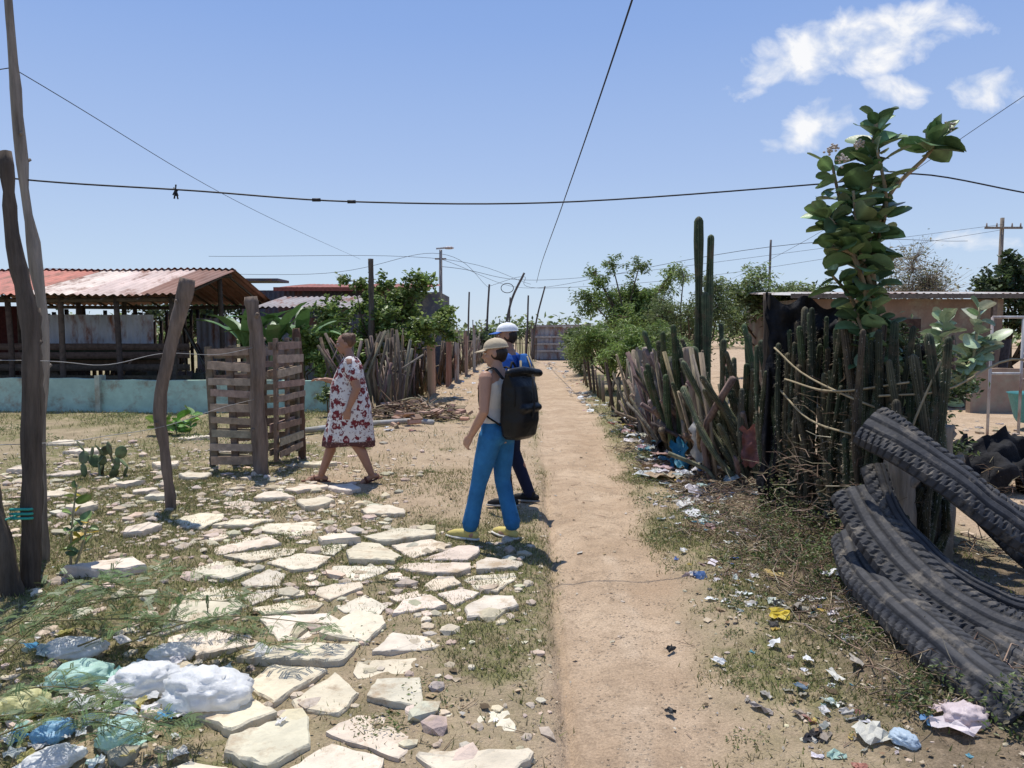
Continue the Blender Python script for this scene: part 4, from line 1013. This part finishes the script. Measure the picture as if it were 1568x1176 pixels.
def headparts(m,c,yaw,pitch=0,s=.9):
    Rm=Matrix.Rotation(yaw,3,'Z')@Matrix.Rotation(pitch,3,'Y');c=Vector(c);f=lambda x,y,z:c+Rm@(Vector((x,y,z))*s)
    def e(p,r,sub=3): ell(m,f(*p),tuple(q*s for q in r),np.array(Rm),sub=sub)
    e((-.012,0,.02),(.1,.078,.1));e((.028,0,-.03),(.066,.06,.085));e((.05,0,-.095),(.032,.034,.026));e((.02,0,-.075),(.05,.05,.04))
    e((.088,0,.022),(.014,.045,.01));tube(m,[f(.088,0,.012),f(.102,0,-.012),f(.112,0,-.03)],[.008*s,.011*s,.014*s],8,dome=True)
    e((.097,.012,-.035),(.01,.008,.008),2);e((.097,-.012,-.035),(.01,.008,.008),2);e((.09,0,-.062),(.011,.024,.006),2);e((.088,0,-.073),(.011,.02,.007),2)
    e((.07,.04,-.028),(.02,.018,.02),2);e((.07,-.04,-.028),(.02,.018,.02),2)
    for sg in(-1,1): e((-.008,sg*.078,-.012),(.02,.011,.033),2)
    return f,Rm,s
dark=make_mat('eye_dark',(.01,.008,.007),rough=.2,bump=0);white=make_mat('eye_white',(.6,.58,.55),rough=.3,bump=0);lipm=make_mat('lips',(.25,.09,.07),rough=.5,bump=0)
def facedetails(f,Rm,s,g,browmat):
    m=MB();d=MB();b_=MB();lp=MB()
    for sg in(-1,1):
        ell(m,f(.082,sg*.031,.002),(.011*s,.014*s,.007*s),np.array(Rm),sub=2);ell(d,f(.0915,sg*.031,.002),(.004*s,.006*s,.006*s),np.array(Rm),sub=2)
        tube(b_,[f(.1,sg*.014,.022),f(.099,sg*.032,.028),f(.085,sg*.05,.022)],[.003,.004,.002],6)
    ell(lp,f(.094,0,-.063),(.0095*s,.022*s,.005*s),np.array(Rm),sub=2);ell(lp,f(.092,0,-.072),(.0095*s,.019*s,.006*s),np.array(Rm),sub=2)
    m.build('eyes',white,g);d.build('pupils',dark,g);b_.build('eyebrows',browmat,g);lp.build('lips',lipm,g)
def shoe(m,ank,yaw,s=1.0,sole=False,lift=0,pitch=0):
    Rm=Matrix.Rotation(yaw,3,'Z')@Matrix.Rotation(pitch,3,'Y');a=Vector((ank[0],ank[1],lift));f=lambda x,y,z:a+Rm@(Vector((x,y,z))*s)
    if sole: tube(m,[f(-.065,0,.014),f(0,0,.014),f(.08,.0,.014),f(.165,0,.016)],[.033*s,.036*s,.046*s,.03*s],14,dome=True,flat=.36,ref=tuple(Rm@Vector((0,1,0))))
    else:
        tube(m,[f(-.06,0,.045),f(-.01,0,.05),f(.06,0,.042),f(.12,0,.034),f(.165,0,.03)],[.034*s,.038*s,.04*s,.038*s,.024*s],14,dome=True,flat=.85)
        tube(m,[f(-.02,0,.06),f(-.02,0,.1)],[.036*s,.036*s],12)
def cap(f,Rm,s,g,mat,hairmat,brimmat=None,pony=False):
    m=MB();vs=[];fs=[];n_=24;K=8
    for j in range(K+1):
        ph=j/K*math.pi/2*.98
        for k in range(n_):
            a=6.2832*k/n_;vs.append(f(-.012+.112*math.cos(a)*math.cos(ph),.09*math.sin(a)*math.cos(ph),.045+.088*math.sin(ph)**.9))
    for j in range(K):
        for k in range(n_): fs.append((j*n_+k,j*n_+(k+1)%n_,(j+1)*n_+(k+1)%n_,(j+1)*n_+k))
    fs.append(tuple(K*n_+k for k in range(n_)));m.add(vs,fs)
    tube(m,[f(-.012+.112*math.cos(a),.09*math.sin(a),.045) for a in np.linspace(0,6.2832,25)],[.005]*25,6,cap=False)
    ell(m,f(-.012,0,.133),(.008,.008,.006),sub=2);m.build('cap_crown',mat,g)
    m=MB();vs=[];n_=13
    for j in range(5):
        t=j/4
        for k in range(n_):
            a=(k/(n_-1)-.5)*2.1;x_=-.012+.11*math.cos(a)+t*.085*math.cos(a*.8);y_=.088*math.sin(a)*(1-.08*t)
            vs.append(f(x_,y_,.043-.012*t-.25*y_*y_*10*.1-t*.008))
    for j in range(5):
        for k in range(n_): 
            q=vs[j*n_+k];vs.append(q-Vector((0,0,.005)))
    o=5*n_;fs=[(j*n_+k,j*n_+k+1,(j+1)*n_+k+1,(j+1)*n_+k) for j in range(4) for k in range(n_-1)]
    fs+=[tuple(o+q for q in reversed(ff)) for ff in fs]
    fs+=[(4*n_+k,4*n_+k+1,o+4*n_+k+1,o+4*n_+k) for k in range(n_-1)]
    m.add(vs,fs);m.build('cap_brim',brimmat or mat,g)
    m=MB();ell(m,f(-.024,0,.0),(.094*s,.081*s,.085*s),np.array(Rm));ell(m,f(-.055,0,-.03),(.05*s,.062*s,.06*s),np.array(Rm))
    if pony: tube(m,[f(-.1,0,.01),f(-.14,0,-.02),f(-.145,0,-.09),f(-.12,0,-.15)],[.02,.028,.024,.01],10,dome=True)
    remesh(m,'hair',hairmat,.008,g)
def cloth_mat(name,col,ns=5,na=.15,bs=18,rough=.85,bump=.5): return make_mat(name,col,rough=rough,ns=ns,na=na,bump=bump,bs=bs,spec=.15,bdist=.015)
# --- woman with backpack
aA=math.radians(145)
gA=group('woman_with_backpack',(-.12,5.98,h1(-.1,5.98)),aA)
sk=MB()
hL,kL,nL=V(0,.085,.86),V(.10,.11,.48),V(.19,.12,.09)
hR,kR,nR=V(0,-.085,.86),V(.02,-.10,.48),V(-.06,-.11,.09)
for h_,k_,n0 in((hL,kL,nL),(hR,kR,nR)):
    limb(sk,[h_,h_.lerp(k_,.5),k_,k_.lerp(n0,.35)+V(-.015,0,0),n0],[.085,.07,.05,.05,.032])
    limb(sk,[n0+V(-.03,0,-.04),n0+V(.1,0,-.055)],[.03,.025])
rings(sk,[(0,0,.8,.08,.12),(0,0,.88,.10,.155),(0,0,.98,.085,.135),(.01,0,1.08,.08,.115),(.01,0,1.2,.095,.135),(0,0,1.3,.08,.15),(-.01,0,1.36,.055,.11),(-.01,0,1.4,.045,.05)])
limb(sk,[V(-.01,0,1.36),V(.01,0,1.46)],[.05,.045])
sL,eL,wL=V(-.01,.165,1.33),V(-.04,.225,1.07),V(.10,.215,.87)
limb(sk,[sL,sL.lerp(eL,.45),eL,eL.lerp(wL,.4),wL],[.054,.047,.038,.037,.026])
hand(sk,wL,wL-eL,V(-.2,-1,0),V(1,0,.3),.95,.7)
sR,eR,wR=V(-.01,-.165,1.33),V(.03,-.23,1.08),V(.2,-.15,1.2)
limb(sk,[sR,sR.lerp(eR,.45),eR,eR.lerp(wR,.4),wR],[.052,.045,.037,.034,.024]);hand(sk,wR,V(.3,.5,.3),V(-1,0,0),V(0,0,1),.95,1.2)
f,Rm,s=headparts(sk,(.02,0,1.52),math.radians(28),.1)
remesh(sk,'body',M['skinA'],.0065,gA,sm=3)
facedetails(f,Rm,s,gA,M['hair'])
cap(f,Rm,s,gA,cloth_mat('khaki_cap',(.50,.41,.28)),M['hair'],pony=False)
t=MB();rings(t,[(0,0,.93,.105,.15),(0,0,.98,.10,.147),(.01,0,1.08,.09,.125),(.012,0,1.2,.108,.145),(0,0,1.28,.09,.145),(-.01,0,1.335,.065,.10)])
for sg in(-1,1): limb(t,[V(.05,sg*.085,1.27),V(0,sg*.09,1.385),V(-.06,sg*.085,1.27)],[.02,.022,.02])
remesh(t,'tank_top',cloth_mat('cream_knit',(.68,.65,.58)),.008,gA)
t=MB()
for h_,k_,n0,in((hL,kL,nL),(hR,kR,nR)):
    e=n0+V(-.01,0,.045);limb(t,[h_,h_.lerp(k_,.5),k_,k_.lerp(e,.5),e],[.098,.086,.066,.064,.07],18)
rings(t,[(-.005,0,.82,.10,.15),(-.01,0,.88,.12,.17),(0,0,.95,.108,.155),(0,0,.985,.098,.142)])
ell(t,(-.06,.06,.88),(.075,.085,.09));ell(t,(-.06,-.06,.88),(.075,.085,.09))
remesh(t,'blue_trousers',cloth_mat('blue_denim',(.028,.14,.31),ns=7,na=.3,bs=11,bump=1.0),.009,gA,floor=.055)
t=MB();shoe(t,(nL.x+.015,nL.y,0),.15,1.05);shoe(t,(nR.x+.015,nR.y,0),-.2,1.05);remesh(t,'trainers',cloth_mat('yellow_trainers',(.58,.47,.16)),.006,gA)
t=MB();shoe(t,(nL.x+.015,nL.y,0),.15,1.08,True);shoe(t,(nR.x+.015,nR.y,0),-.2,1.08,True);t.build('soles',cloth_mat('sole',(.6,.57,.5)),gA)
blk=make_mat('black_coated_fabric',(.006,.006,.007),rough=.42,ns=8,na=.3,bump=.6,bs=7,spec=.28,bdist=.03)
t=MB();rings(t,[(-.2,0,.85,.07,.11),(-.215,0,.88,.1,.145),(-.22,0,1.0,.12,.16),(-.22,0,1.15,.115,.16),(-.215,0,1.27,.10,.155),(-.21,0,1.33,.06,.16),(-.21,0,1.37,.025,.17)],36,3.2)
tube(t,[(-.27,-.2,1.36),(-.25,0,1.385),(-.23,.16,1.375)],[.032,.036,.032],14,dome=True)
tube(t,[(-.33,-.1,1.1),(-.33,.1,1.1)],[.03,.03],12,dome=True)
remesh(t,'backpack_body',blk,.008,gA,sm=3)
t=MB()
for sg in(-1,1):
    tube(t,bez([(-.12,sg*.08,1.32),(-.03,sg*.095,1.405),(.07,sg*.095,1.34),(.1,sg*.10,1.2),(.03,sg*.15,1.06),(-.12,sg*.12,.96)],20),[.022]*20,8,flat=.3,ref=(0,1,0))
tube(t,[(-.24,.17,1.36),(-.29,.165,1.25),(-.28,.155,1.12)],[.013]*3,6,flat=.3);tube(t,[(-.34,0,1.36),(-.36,0,1.1),(-.3,0,.9)],[.014]*3,6,flat=.3)
tube(t,bez([(-.16,-.04,1.4),(-.15,0,1.45),(-.16,.04,1.4)],8),[.01]*8,6)
t.build('backpack_straps',cloth_mat('black_webbing',(.02,.02,.02)),gA)

# --- man with backpack (behind)
aB=math.radians(168)
gB=group('man_with_backpack',(-.03,7.2,h1(-.03,7.2)),aB);sk=MB()
hL,kL,nL=V(0,.09,.9),V(.04,.11,.5),V(-.02,.12,.09)
hR,kR,nR=V(0,-.09,.9),V(-.02,-.11,.5),V(-.18,-.12,.09)
for h_,k_,n0 in((hL,kL,nL),(hR,kR,nR)):
    limb(sk,[h_,h_.lerp(k_,.5),k_,k_.lerp(n0,.35)+V(-.015,0,0),n0],[.085,.075,.055,.053,.036])
rings(sk,[(0,0,.84,.09,.13),(0,0,.92,.10,.155),(0,0,1.05,.09,.145),(.01,0,1.2,.10,.155),(0,0,1.36,.095,.175),(-.01,0,1.44,.06,.12),(-.01,0,1.5,.05,.055)])
limb(sk,[V(-.01,0,1.44),V(.015,0,1.55)],[.055,.052])
for sg in(1,-1):
    S,E,W=V(-.01,sg*.19,1.41),V(-.02,sg*.235,1.12),V(.16,sg*.17,.98)
    limb(sk,[S,S.lerp(E,.45),E,E.lerp(W,.4),W],[.055,.048,.04,.038,.027]);hand(sk,W,W-E,V(0,-sg,0),V(0,0,1),1,.7)
f,Rm,s=headparts(sk,(.025,0,1.635),math.radians(15),.05,.93)
remesh(sk,'body',M['skinB'],.0065,gB,sm=3);facedetails(f,Rm,s,gB,M['hair'])
cap(f,Rm,s,gB,cloth_mat('white_cap',(.78,.78,.78)),M['hair'],cloth_mat('blue_brim',(.06,.14,.4)))
t=MB();rings(t,[(0,0,.88,.12,.165),(0,0,1.0,.112,.16),(.01,0,1.2,.12,.17),(0,0,1.36,.108,.18),(-.01,0,1.45,.07,.12)])
for sg in(1,-1): limb(t,[V(-.01,sg*.18,1.4),V(-.02,sg*.225,1.2)],[.075,.07])
remesh(t,'blue_shirt',cloth_mat('blue_cotton',(.03,.10,.36)),.009,gB)
t=MB()
for h_,k_,n0 in((hL,kL,nL),(hR,kR,nR)): limb(t,[h_,h_.lerp(k_,.5),k_,k_.lerp(n0,.5),n0],[.105,.09,.07,.062,.055],18)
rings(t,[(0,0,.85,.11,.155),(0,0,.93,.118,.165),(0,0,1.0,.105,.155)])
remesh(t,'dark_trousers',cloth_mat('navy_denim',(.015,.02,.045)),.009,gB)
t=MB();shoe(t,(nL.x,nL.y,0),.1,1.08);shoe(t,(nR.x,nR.y,0),-.1,1.08);remesh(t,'shoes',cloth_mat('black_leather',(.018,.017,.016),rough=.5),.006,gB)
t=MB();shoe(t,(nL.x,nL.y,0),.1,1.1,True);shoe(t,(nR.x,nR.y,0),-.1,1.1,True);t.build('soles',cloth_mat('grey_sole',(.3,.28,.25)),gB)
t=MB();rings(t,[(-.15,0,1.12,.05,.10),(-.165,0,1.15,.07,.13),(-.165,0,1.24,.075,.135),(-.155,0,1.38,.06,.12),(-.14,0,1.46,.03,.08)],30,2.6)
remesh(t,'backpack_body',cloth_mat('blue_nylon',(.03,.12,.34)),.009,gB)
t=MB();tube(t,[(-.235,.07,1.15),(-.24,.07,1.3),(-.19,.06,1.44)],[.018]*3,8,flat=.4);tube(t,[(-.235,-.07,1.15),(-.24,-.07,1.3),(-.19,-.06,1.44)],[.018]*3,8,flat=.4);tube(t,[(-.15,.14,1.14),(-.15,.145,1.25),(-.14,.125,1.4)],[.024]*3,8,flat=.4);t.build('backpack_trim',cloth_mat('tan_trim',(.34,.28,.18)),gB)
# --- elderly woman
aC=math.radians(186)
gC=group('elderly_woman_in_floral_dress',(-1.76,8.15,h1(-1.76,8.15)),aC);sk=MB()
hL,kL,nL=V(-.01,.09,.84),V(-.05,.1,.46),V(-.22,.1,.12)
hR,kR,nR=V(.01,-.09,.84),V(.22,-.1,.47),V(.34,-.1,.085)
for h_,k_,n0 in((hL,kL,nL),(hR,kR,nR)):
    limb(sk,[h_,h_.lerp(k_,.5),k_,k_.lerp(n0,.3)+V(-.02,0,0),n0],[.10,.085,.06,.058,.036])
def foot(m,a,pitch,yaw=0):
    Rm=Matrix.Rotation(yaw,3,'Z')@Matrix.Rotation(pitch,3,'Y');a=Vector(a);f=lambda x,y,z:a+Rm@Vector((x,y,z))
    tube(m,[f(-.05,0,-.045),f(0,0,-.03),f(.06,0,-.045),f(.12,0,-.058)],[.028,.034,.034,.03],12,dome=True,flat=.8)
    for i in range(5): tube(m,[f(.12,(i-2)*.015,-.06),f(.165-abs(i-3)*.008,(i-2)*.017,-.066)],[.011,.008],8,dome=True)
foot(sk,nL,.35);foot(sk,nR,-.05)
rings(sk,[(0,0,.8,.11,.14),(0,0,.9,.13,.16),(.02,0,1.02,.13,.15),(.01,0,1.18,.11,.14),(-.01,0,1.3,.09,.145),(-.005,0,1.37,.06,.10),(0,0,1.41,.045,.05)])
limb(sk,[V(-.005,0,1.37),V(.03,0,1.47)],[.052,.048])
SL,EL_,WL=V(-.02,.165,1.32),V(-.09,.215,1.06),V(-.0,.215,.84)
limb(sk,[SL,SL.lerp(EL_,.45),EL_,EL_.lerp(WL,.4),WL],[.062,.058,.046,.042,.028]);hand(sk,WL,V(.2,0,-1),V(.1,-1,0),V(1,0,0),.95,.6)
SR,ER,WR=V(.0,-.165,1.32),V(.08,-.2,1.07),V(.29,-.16,1.13)
limb(sk,[SR,SR.lerp(ER,.45),ER,ER.lerp(WR,.4),WR],[.058,.052,.042,.038,.026]);hand(sk,WR,V(1,.1,.05),V(0,.2,-1),V(0,1,.2),.95,.3)
f,Rm,s=headparts(sk,(.05,0,1.53),.12,.08,.9)
remesh(sk,'body',M['skinB'],.0065,gC,sm=3);facedetails(f,Rm,s,gC,M['hair2'])
hm=MB()
v,ff=ICOS[4]
pts=[]
for q in v:
    q=Vector(q);p_=Vector((-.026,0,.03))+Vector((q.x*.098,q.y*.084,q.z*.098))
    lim=.045 if p_.z>.055 else (.012 if p_.z>.0 else -.03)
    if p_.x>lim and p_.z<.1: p_.x=lim
    if p_.z<-.05: p_.z=-.05
    pts.append(f(p_.x,p_.y,p_.z))
hm.add(pts,ff)
ell(hm,f(-.10,0,.075),(.035,.042,.038));tube(hm,[f(-.08,0,.05),f(-.105,0,.02)],[.03,.03],8,dome=True)
remesh(hm,'hair',M['hair2'],.007,gC)
hb=MB();tube(hb,[f(-.078+.045*math.cos(a)*.6,.045*math.sin(a),.07+.033*math.cos(a)) for a in np.linspace(0,6.283,16)],[.009]*16,6);hb.build('hair_tie',cloth_mat('orange_tie',(.5,.2,.04)),gC)
fm=bpy.data.materials.new('floral_cotton');fm.use_nodes=True;n=fm.node_tree.nodes;l=fm.node_tree.links;n.clear()
out=n.new('ShaderNodeOutputMaterial');p=n.new('ShaderNodeBsdfPrincipled');p.inputs['Roughness'].default_value=.85;tc=n.new('ShaderNodeTexCoord')
nzv=n.new('ShaderNodeTexNoise');nzv.inputs['Scale'].default_value=22;l.new(tc.outputs['Object'],nzv.inputs['Vector'])
va=n.new('ShaderNodeVectorMath');va.operation='SCALE';va.inputs['Scale'].default_value=.09;l.new(nzv.outputs['Color'],va.inputs[0])
vb=n.new('ShaderNodeVectorMath');vb.operation='ADD';l.new(tc.outputs['Object'],vb.inputs[0]);l.new(va.outputs[0],vb.inputs[1])
vo=n.new('ShaderNodeTexVoronoi');vo.inputs['Scale'].default_value=11;l.new(vb.outputs[0],vo.inputs['Vector'])
vo2=n.new('ShaderNodeTexVoronoi');vo2.inputs['Scale'].default_value=30;l.new(vb.outputs[0],vo2.inputs['Vector'])
c1=rmp(vo.outputs['Distance'],.40,.45,1,0);c1b=rmp(vo.outputs['Distance'],.14,.2,1,0);c2=rmp(vo2.outputs['Distance'],.28,.36,.85,0)
colr=mix(c2,(.66,.62,.58),(.16,.06,.06));colr=mix(c1,colr,(.16,.015,.02));colr=mix(c1b,colr,(.5,.32,.29))
sx=n.new('ShaderNodeSeparateXYZ');l.new(tc.outputs['Object'],sx.inputs[0])
hem=rmp(sx.outputs['Z'],.475,.485,1,0);hemc=mix(c2,(.09,.03,.025),(.3,.17,.12));colr=mix(hem,colr,hemc)
l.new(colr,p.inputs['Base Color']);nb=n.new('ShaderNodeTexNoise');nb.inputs['Scale'].default_value=9;l.new(tc.outputs['Object'],nb.inputs['Vector'])
b=n.new('ShaderNodeBump');b.inputs['Strength'].default_value=.6;b.inputs['Distance'].default_value=.03;l.new(nb.outputs['Fac'],b.inputs['Height']);l.new(b.outputs['Normal'],p.inputs['Normal']);l.new(p.outputs[0],out.inputs['Surface'])
t=MB();nn=64;rs=[(.02,0,.42,.285,.215),(.02,0,.5,.275,.21),(.01,0,.65,.25,.205),(0,0,.82,.225,.205),(.01,0,.95,.21,.195),(.02,0,1.06,.195,.18),(.01,0,1.18,.16,.17),(-.005,0,1.28,.13,.175),(-.01,0,1.34,.10,.15),(-.005,0,1.38,.07,.10)]
vs=[];fs=[]
for i,(cx,cy,z,rx,ry) in enumerate(rs):
    fa=max(0,(.95-z))*.07
    for k in range(nn):
        a=6.2832*k/nn;wv=1+fa*2*math.sin(a*9+z*2)*(.6+.4*math.sin(a*2));zz=z-(.015*math.sin(a*3) if i==0 else 0)
        vs.append((cx+rx*math.cos(a)*wv,cy+ry*math.sin(a)*wv,zz))
for i in range(len(rs)-1):
    for k in range(nn): fs.append((i*nn+k,i*nn+(k+1)%nn,(i+1)*nn+(k+1)%nn,(i+1)*nn+k))
fs.append(tuple(range(nn))[::-1]);fs.append(tuple((len(rs)-1)*nn+k for k in range(nn)));t.add(vs,fs)
limb(t,[SL+V(0,-.02,0),SL.lerp(EL_,.5)],[.078,.078]);limb(t,[SR+V(0,.02,0),SR.lerp(ER,.5)],[.078,.078])
remesh(t,'floral_dress',fm,.008,gC,sm=2)
t=MB()
for a,pt,sl in((nL,.35,1),(nR,-.05,1)):
    Rm2=Matrix.Rotation(pt,3,'Y');g_=lambda x,y,z:Vector(a)+Rm2@Vector((x,y,z))
    tube(t,[g_(-.07,0,-.078),g_(.05,0,-.078),g_(.18,0,-.08)],[.036,.042,.04],12,dome=True,flat=.22,ref=(0,1,0))
    tube(t,[g_(.06,-.046,-.07),g_(.075,-.03,-.028),g_(.08,0,-.014),g_(.075,.03,-.028),g_(.06,.046,-.07)],[.014]*5,8,flat=.4)
t.build('sandals',cloth_mat('brown_sandals',(.12,.05,.035)),gC)

# ------------------------------------------------------------------ sky, sun, camera
w=bpy.data.worlds.new('World');scn.world=w;w.use_nodes=True
n=w.node_tree.nodes;l=w.node_tree.links;n.clear()
out=n.new('ShaderNodeOutputWorld');bg=n.new('ShaderNodeBackground');bg.inputs['Strength'].default_value=.1
EL=math.radians(72);AZ=math.radians(-22)
sky=n.new('ShaderNodeTexSky');sky.sky_type='NISHITA';sky.sun_disc=False;sky.sun_elevation=EL;sky.sun_rotation=AZ%(2*math.pi);sky.air_density=1.0;sky.dust_density=.3;sky.ozone_density=2.0;sky.altitude=10
tc=n.new('ShaderNodeTexCoord');sx=n.new('ShaderNodeSeparateXYZ');l.new(tc.outputs['Generated'],sx.inputs[0])
hz=n.new('ShaderNodeValToRGB');cr=hz.color_ramp
cr.elements[0].position=0;cr.elements[0].color=(.60,.72,.87,1);cr.elements[1].position=1;cr.elements[1].color=(.12,.24,.6,1)
for pos,c in((.08,(.52,.66,.87)),(.2,(.40,.54,.84)),(.36,(.27,.42,.79)),(.5,(.20,.35,.73))):
    e=cr.elements.new(pos);e.color=(*c,1)
l.new(mth('MAXIMUM',sx.outputs[2],0),hz.inputs[0])
hs=n.new('ShaderNodeVectorMath');hs.operation='SCALE';hs.inputs['Scale'].default_value=10.4;l.new(hz.outputs[0],hs.inputs[0])
skyc=mix(.85,sky.outputs[0],hs.outputs[0])
yy=mth('MAXIMUM',sx.outputs[1],.05);pc=mth('DIVIDE',sx.outputs[0],yy);qc=mth('DIVIDE',sx.outputs[2],yy)
cmb=n.new('ShaderNodeCombineXYZ');l.new(pc,cmb.inputs[0]);l.new(mth('MULTIPLY',qc,1.3),cmb.inputs[1])
nz=n.new('ShaderNodeTexNoise');nz.inputs['Scale'].default_value=15;nz.inputs['Detail'].default_value=9;nz.inputs['Roughness'].default_value=.56;nz.inputs['Distortion'].default_value=.3;l.new(cmb.outputs[0],nz.inputs['Vector'])
dens=None
for (cx,cy,rx,ry,sh,am) in[(.43,.368,.15,.045,.16,1),(.50,.385,.10,.036,.1,1),(.35,.340,.075,.025,.35,.9),(.615,.315,.062,.028,0,1),(.50,.308,.055,.02,0,.75),(.40,.268,.055,.032,.5,.85),(.335,.238,.022,.012,0,.7),(.62,.118,.065,.015,0,.8)]:
    dx=mth('SUBTRACT',pc,cx);dy=mth('SUBTRACT',mth('SUBTRACT',qc,cy),mth('MULTIPLY',dx,sh))
    e=mth('ADD',mth('POWER',mth('ABSOLUTE',mth('DIVIDE',dx,rx)),2),mth('POWER',mth('ABSOLUTE',mth('DIVIDE',dy,ry)),2))
    v_=mth('MULTIPLY',mth('SUBTRACT',1.0,mth('MINIMUM',e,3)),am);dens=v_ if dens is None else mth('MAXIMUM',dens,v_)
dn=mth('ADD',mth('MULTIPLY',dens,.85),mth('MULTIPLY',mth('SUBTRACT',nz.outputs['Fac'],.5),3.8))
cf=rmp(dn,.0,1.0,0,.95)
cs=rmp(nz.outputs['Fac'],.42,.6,0,1)
cc=mix(cs,(7.8,8.3,9.2),(9.8,9.8,9.9))
wm=mix(cf,skyc,cc)
l.new(wm,bg.inputs['Color']);l.new(bg.outputs[0],out.inputs['Surface'])
sv=Vector((math.sin(AZ)*math.cos(EL),math.cos(AZ)*math.cos(EL),math.sin(EL)))
ld=bpy.data.lights.new('sun','SUN');ld.energy=5.0;ld.angle=math.radians(.5);ld.color=(1,.955,.88)
so=bpy.data.objects.new('sun',ld);scn.collection.objects.link(so);so.rotation_euler=sv.to_track_quat('Z','Y').to_euler()
cd=bpy.data.cameras.new('camera');cd.sensor_width=36;cd.lens=26.4;cd.clip_end=3000;cd.clip_start=.05
co=bpy.data.objects.new('camera',cd);scn.collection.objects.link(co);co.location=(0,0,1.7);co.rotation_euler=(math.radians(90-4.13),0,0)
scn.camera=co
